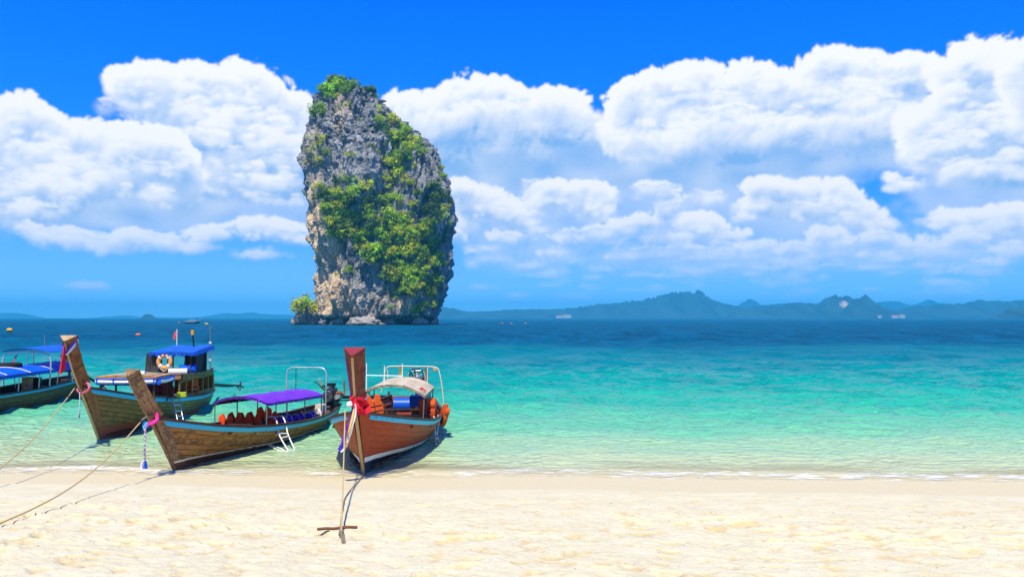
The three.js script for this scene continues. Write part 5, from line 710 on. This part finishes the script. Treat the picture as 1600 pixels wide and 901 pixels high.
  rolled('plastic_drum', 'bright blue plastic drum on the wheelhouse deck beside the white mat', 294, 576, 32, 0.55, 0.15, M.blueDrum, M.blueDrum, 0.5, 'drum');
  [[236, 'dark red life jacket at the left under the forward roof'], [248, 'dark red life jacket in the middle under the forward roof'], [260, 'dark red life jacket at the right under the forward roof']].forEach(([px, l], i) => { const p = q(px, 617, 28.8 + i * 0.25), j = lifeJacket(l, 'dark red life jackets under the forward roof', M.maroon, 1.0); B.put(j, [p[0], p[1] - 0.05, p[2]], Math.PI / 2 + 0.1 * i); });
  { const p = q(303, 603, 32.4), j = lifeJacket('bright orange life jacket seen through the wheelhouse windows', 'life jacket behind the windows', M.orange, 1.0); B.put(j, [p[0], p[1] - 0.3, p[2] + 0.06], Math.PI / 2 + 0.7); }
  { const o = thing('folded_tarp', 'folded yellow green tarp on the rim beside the steel ladder', 'tarp'), p = q(285, 617.5, 29.8); each('fold', [0, 1, 2].map((i) => box(0.42 - i * 0.03, 0.045, 0.34 - i * 0.02, i * 0.01, i * 0.045, 0, 0.018)), std('yellow green plastic', { color: rgb(0.42, 0.48, 0.02), roughness: 0.55 }), o); B.put(o, [p[0], p[1], p[2]], 0.2); }
  const g = 29.6;
  ladder('boarding_ladder', 'grey steel ladder hooked over the side of the wheelhouse boat', [[P(262, 618, g + 0.6), P(264, 614, g + 0.4), P(269, 615, g), P(273, 632, g - 0.3), P(279, 655, g - 0.6)], [P(274, 620, g + 0.9), P(277, 615, g + 0.7), P(281, 616, g + 0.5), P(283, 632, g + 0.2), P(288, 655, g - 0.1)]], [[P(265, 615, g + 0.4), P(278, 616, g + 0.7)], [P(271, 624, g - 0.15), P(282, 624, g + 0.35)], [P(273, 632, g - 0.3), P(283, 632, g + 0.2)], [P(275, 641, g - 0.4), P(285, 641, g + 0.1)], [P(277, 649, g - 0.5), P(287, 649, g)]], [], 0.022, M.steel);
  const rb = thing('prow_ribbon', 'violet and white bands with a hanging red scarf on the brown prow', 'ribbon');
  const ringAt = (v, f, n) => { const s = B.sect(v), cx = (s[0][0] + s[1][0]) / 2; return [0, 1, 2, 3].map((i) => B.world([cx + (s[i][0] - cx) * f, s[i][1] + (n[i] ?? 0), s[i][2] * f]).toArray()); };
  const wrap = (v0, v1, f, n) => { const a = ringAt(v0, f, n), b = ringAt(v1, f, n); return gridGeometry(4, 2, (u, v, i) => [0, 1, 2].map((k) => lerp(a[i % 4][k], b[i % 4][k], v))); };
  part('white_band', wrap(0.8, 0.9, 1.06, [-0.1, 0.06, 0.06, -0.1]), M.whiteCloth, rb); part('violet_band', wrap(0.87, 0.93, 1.09, [-0.16, 0.1, 0.1, -0.16]), M.violet, rb);
  const k = 23.35; each('red_scarf', [ribbon([P(101, 541, k), P(100, 550, k - 0.08), P(98, 565, k - 0.05), P(96, 583, k)], (t) => 0.06 + 0.1 * t, () => 1.35), ribbon([P(101, 541, k + 0.02), P(101, 552, k), P(101, 568, k - 0.02), P(101, 578, k + 0.02)], (t) => 0.05 + 0.05 * t, () => 1.8)], M.red, rb);
  each('violet_cord', [ribbon([P(92, 531, 23.6), P(94, 538, 23.4), P(100, 542, k)], 0.03, () => 1.2), ribbon([P(99, 543, k), P(97, 555, k - 0.03), P(96, 566, k)], 0.02, () => 1.3)], M.violet, rb);
  const lp = thing('bow_garland', 'faded red loop and white streamer tied where the brown prow meets the rim', 'garland');
  part('loop', tube([P(133, 598, 24.6), P(140, 600, 24.1), P(141, 606, 24.0), P(136, 611, 24.1), P(127, 613, 24.3), P(122, 608, 24.4)], 0.035), M.rose, lp); part('streamer', ribbon([P(126, 612, 24.25), P(126.5, 628, 24.2), P(126, 651, 24.25)], 0.05, (t) => 1.2 + 0.5 * t), M.whiteCloth, lp); part('streamer_tip', ribbon([P(126, 647, 24.2), P(126.5, 653, 24.2)], 0.045, () => 1.3), M.rose, lp);
  const s = V(...P(118, 606, 24.35)), e = sandPoint(-60, 778, 0.02), pts = [s.toArray()]; for (let i = 1; i <= 8; i++) { const t = i / 8; pts.push([lerp(s.x, e[0], t), lerp(s.y, e[1], t) - 0.25 * Math.sin(Math.PI * t), lerp(s.z, e[2], t)]); }
  looseRope('mooring_rope', 'yellow rope from the ribboned brown prow running out of the left edge', pts, 0.014, M.rope, 'mooring ropes');
}
// ---------------------------------------------------------------- boat at the left edge with two blue roofs
{
  const B = longtail({
    label: 'dull green brown longtail boat with two blue roofs at the left edge', x: -19.3, d: 28.6, psi: 0.0, A: 11, O: 1.35,
    sheer: [[-11, 1.0], [-9.3, 0.93], [-6, 0.82], [-3.4, 0.8], [-1.5, 1.0], [0, 1.3], [1.35, 1.6]], beam: [[-11, 0.4], [-10, 0.65], [-7, 0.92], [-4, 0.92], [-2, 0.74], [-0.5, 0.5], [0.6, 0.27], [1.35, 0.045]],
    keel: [[-11, 0.05], [-8, -0.2], [-3, -0.2], [0, -0.02]], strakes: 7, line: 0.05, wood: M.greenWood, bottom: { m: M.darkBottom, aft: 0.1, bow: 0.2 }, prowWood: M.prowBrown, capMaterial: M.paleWood, edgeWood: M.paleWood, boot: { h: 0.04, m: M.cream },
    prow: { T: 1.0, h: 2.9, bend: 0.6, w0: 0.15, w1: 0.2, d0: 0.5, d1: 0.3 },
  }), { boat } = B, T = (px, py, d) => B.at(px, py, d), P = (px, py, d) => B.world(B.at(px, py, d)).toArray();
  canopy(B, { x0: -8.9, x1: -1.6, w: 0.95, he: (x) => 1.5 - (x + 3) * 0.012, rise: 0.2, m: M.blueTarp, frame: M.darkPipe, hoops: 6, bays: 5, sag: 0.02, postM: M.steel, postR: 0.022, hem: 0.12 });
  for (const x of [-3.6, -5.2, -6.9]) part('tie_rope', tube([-1.02, -0.6, 0, 0.6, 1.02].map((u, i) => [x + i * 0.06, 1.53 + 0.2 * (1 - Math.pow(Math.min(1, Math.abs(u)), 2.2)), u * 0.96]), 0.02), M.whiteRope, boat);
  const u0 = -9.0, u1 = -6.6, uy = 2.28, uw = 1.02;
  part('upper_roof', [0.012, -0.004].map((k) => gridGeometry(20, 12, (u, v) => { const x = lerp(u0, u1 + 0.25 * (1 - Math.abs(u * 2 - 1)), v), z = (u * 2 - 1) * uw; return [x, uy + 0.16 * (1 - Math.pow(Math.abs(u * 2 - 1), 2)) + k - 0.05 * v, z]; })), M.blueTarp, boat);
  part('roof_frame', [tube([[u1 - 0.1, 0.9, uw - 0.1], [u1 - 0.1, uy - 0.25, uw - 0.1], [u1 - 0.1, uy - 0.1, uw - 0.25], [u1 - 0.1, uy - 0.1, -uw + 0.25], [u1 - 0.1, uy - 0.25, -uw + 0.1], [u1 - 0.1, 0.9, -uw + 0.1]], 0.035, 60), ...[-1, 1].map((s) => rod([u0 + 0.3, 0.9, s * (uw - 0.2)], [u0 + 0.3, uy, s * (uw - 0.2)], 0.03)), rod([u1 - 0.1, 1.6, 0], [u1 - 0.1, uy - 0.1, 0], 0.022)], M.steel, boat);
  part('antenna', rod([-8, uy + 0.1, 0], [-8.05, uy + 0.62, 0.02], 0.012), M.darkPipe, boat);
  part('red_streamer', ribbon([[u1 - 0.1, uy - 0.15, 0.4], [u1 - 0.05, uy - 0.4, 0.5], [u1, uy - 0.75, 0.62]], 0.035, () => 1.2), M.rose, boat);
  engine(B, -10.1, 1.55, 0, { tail: T(163, 603, 42.5), tiller: [-9.2, 1.75, 0.1] });
  part('engine_cover', [box(0.7, 0.2, 0.5, -10.1, 1.95, 0, 0.06)], M.black, boat);
  part('tyre', new THREE.TorusGeometry(0.42, 0.1, 12, 30).rotateX(Math.PI / 2).scale(1, 1, 0.8).translate(-5.6, 1.77, 0.05), M.rubber, boat); part('tyre', new THREE.TorusGeometry(0.4, 0.09, 12, 30).rotateX(Math.PI / 2).scale(1, 1, 0.8).translate(-3.7, 1.74, 0.4), M.rubber, boat);
  part('wooden_locker', [box(0.3, 0.55, 0.3, ...[-6.4, 1.0, -0.2], 0.015)], M.paleWood, boat); part('black_box', [box(0.26, 0.45, 0.3, -6.9, 1.0, -0.3, 0.02)], M.black, boat);
  part('dark_tarp', gridGeometry(16, 10, (u, v) => [lerp(-3.9, -2.6, u), 0.9 + 0.34 * Math.sin(Math.PI * v) * (1 - u * 0.5) + 0.04 * n2(u * 6, v * 6), lerp(-0.6, 0.6, v)]), std('black sheet', { color: rgb(0.012, 0.013, 0.016), roughness: 0.5, side: THREE.DoubleSide }), boat);
  part('white_strap', [ribbon([[-3.4, 1.45, -0.9], [-3.3, 1.2, -0.88], [-3.25, 0.85, -0.9]], 0.04, () => 0.3)], M.whiteCloth, boat);
}
// ---------------------------------------------------------------- buoys and the boat far out
{
  const buoy = (label, px, py, r, m, squash = 0.8) => { const d = CAM_H * FOC / (py - HORIZON), o = thing('mooring_buoy', label, 'buoy', 'mooring buoys'), k = r * d / FOC; o.position.set((px - 800) / FOC * d, 0, -d); part('float', new THREE.SphereGeometry(k, 20, 14).scale(1.15, squash, 1).translate(0, k * 0.45, 0), m, o); o.position.y = Math.max(0.05, 0.1 + waveY(o.position.x, d)); part('mooring_eye', new THREE.TorusGeometry(k * 0.12, k * 0.04, 5, 10).translate(0, k * 1.5, 0), M.iron, o); part('ring', new THREE.TorusGeometry(k * 0.2, k * 0.05, 6, 14).translate(0, k * 1.35, 0), M.iron, o); part('band', new THREE.TorusGeometry(k * 1.02, k * 0.06, 6, 26).rotateX(Math.PI / 2).scale(1.15, 1, 1).translate(0, k * 0.4, 0), M.rubber, o); };
  const y = std('yellow buoy paint', { color: rgb(0.75, 0.42, 0.02), roughness: 0.45 }), r = std('orange red buoy paint', { color: rgb(0.75, 0.16, 0.05), roughness: 0.45 });
  buoy('large yellow buoy floating at the far left', 15, 522, 4.2, y); buoy('orange red buoy between the ribboned prow and the wheelhouse', 216, 529, 3.4, r); buoy('small yellow buoy just right of the distant dark boat', 322.5, 508, 2.4, y); buoy('tiny pink buoy left of the distant dark boat', 280, 505, 1.3, r);
  buoy('tiny orange buoy right of the rock tower, leftmost of three', 785, 506.5, 1.3, r); buoy('tiny red buoy right of the rock tower, middle of three', 799, 507, 1.3, r); buoy('tiny yellow buoy right of the rock tower, rightmost of three', 821, 506.5, 1.4, y);
  const D = 560, o = thing('distant_boat', 'small dark longtail boat far out left of the rock tower', 'boat'); o.position.set((300 - 800) / FOC * D, 0.3, -D); o.rotation.y = 0.1;
  const L = 9, pt = (u, v) => { const x = lerp(-L / 2, L / 2, u), e = 2 * u - 1, hb = 0.85 * Math.pow(1 - Math.pow(Math.abs(e), 2.4), 0.8) + 0.02, y = -0.2 + v * (1.0 + 0.9 * Math.pow(Math.max(0, e), 2) + 0.35 * Math.pow(Math.max(0, -e), 2)); return [x + (u > 0.5 ? 0.5 * v * (u - 0.5) : 0), y, hb * Math.pow(v, 0.5)]; };
  part('hull', [gridGeometry(24, 6, (u, v) => pt(u, v)), gridGeometry(24, 6, (u, v) => { const p = pt(u, v); return [p[0], p[1], -p[2]]; })], M.navy, o); o.children[0].material.side = THREE.DoubleSide;
  part('prow', rod([L / 2, 1.5, 0], [L / 2 + 0.8, 3.0, 0], 0.16, 0.2), M.paleWood, o); part('canopy', gridGeometry(10, 4, (u, v) => [lerp(-2, 2, u), 1.75 + 0.2 * Math.sin(Math.PI * v), lerp(-0.8, 0.8, v)]), M.creamTarp, o); each('canopy_post', [-1.9, 0, 1.9].flatMap((x) => [-0.75, 0.75].map((z) => rod([x, 0.5, z], [x, 1.75, z], 0.03))), M.darkPipe, o); each('rail_stripe', [-1, 1].map((s) => tube([...Array(12)].map((_, i) => { const p = pt(i / 11, 1); return [p[0], p[1], s * p[2]]; }), 0.07)), M.white, o);
}

renderer.render(scene, camera);
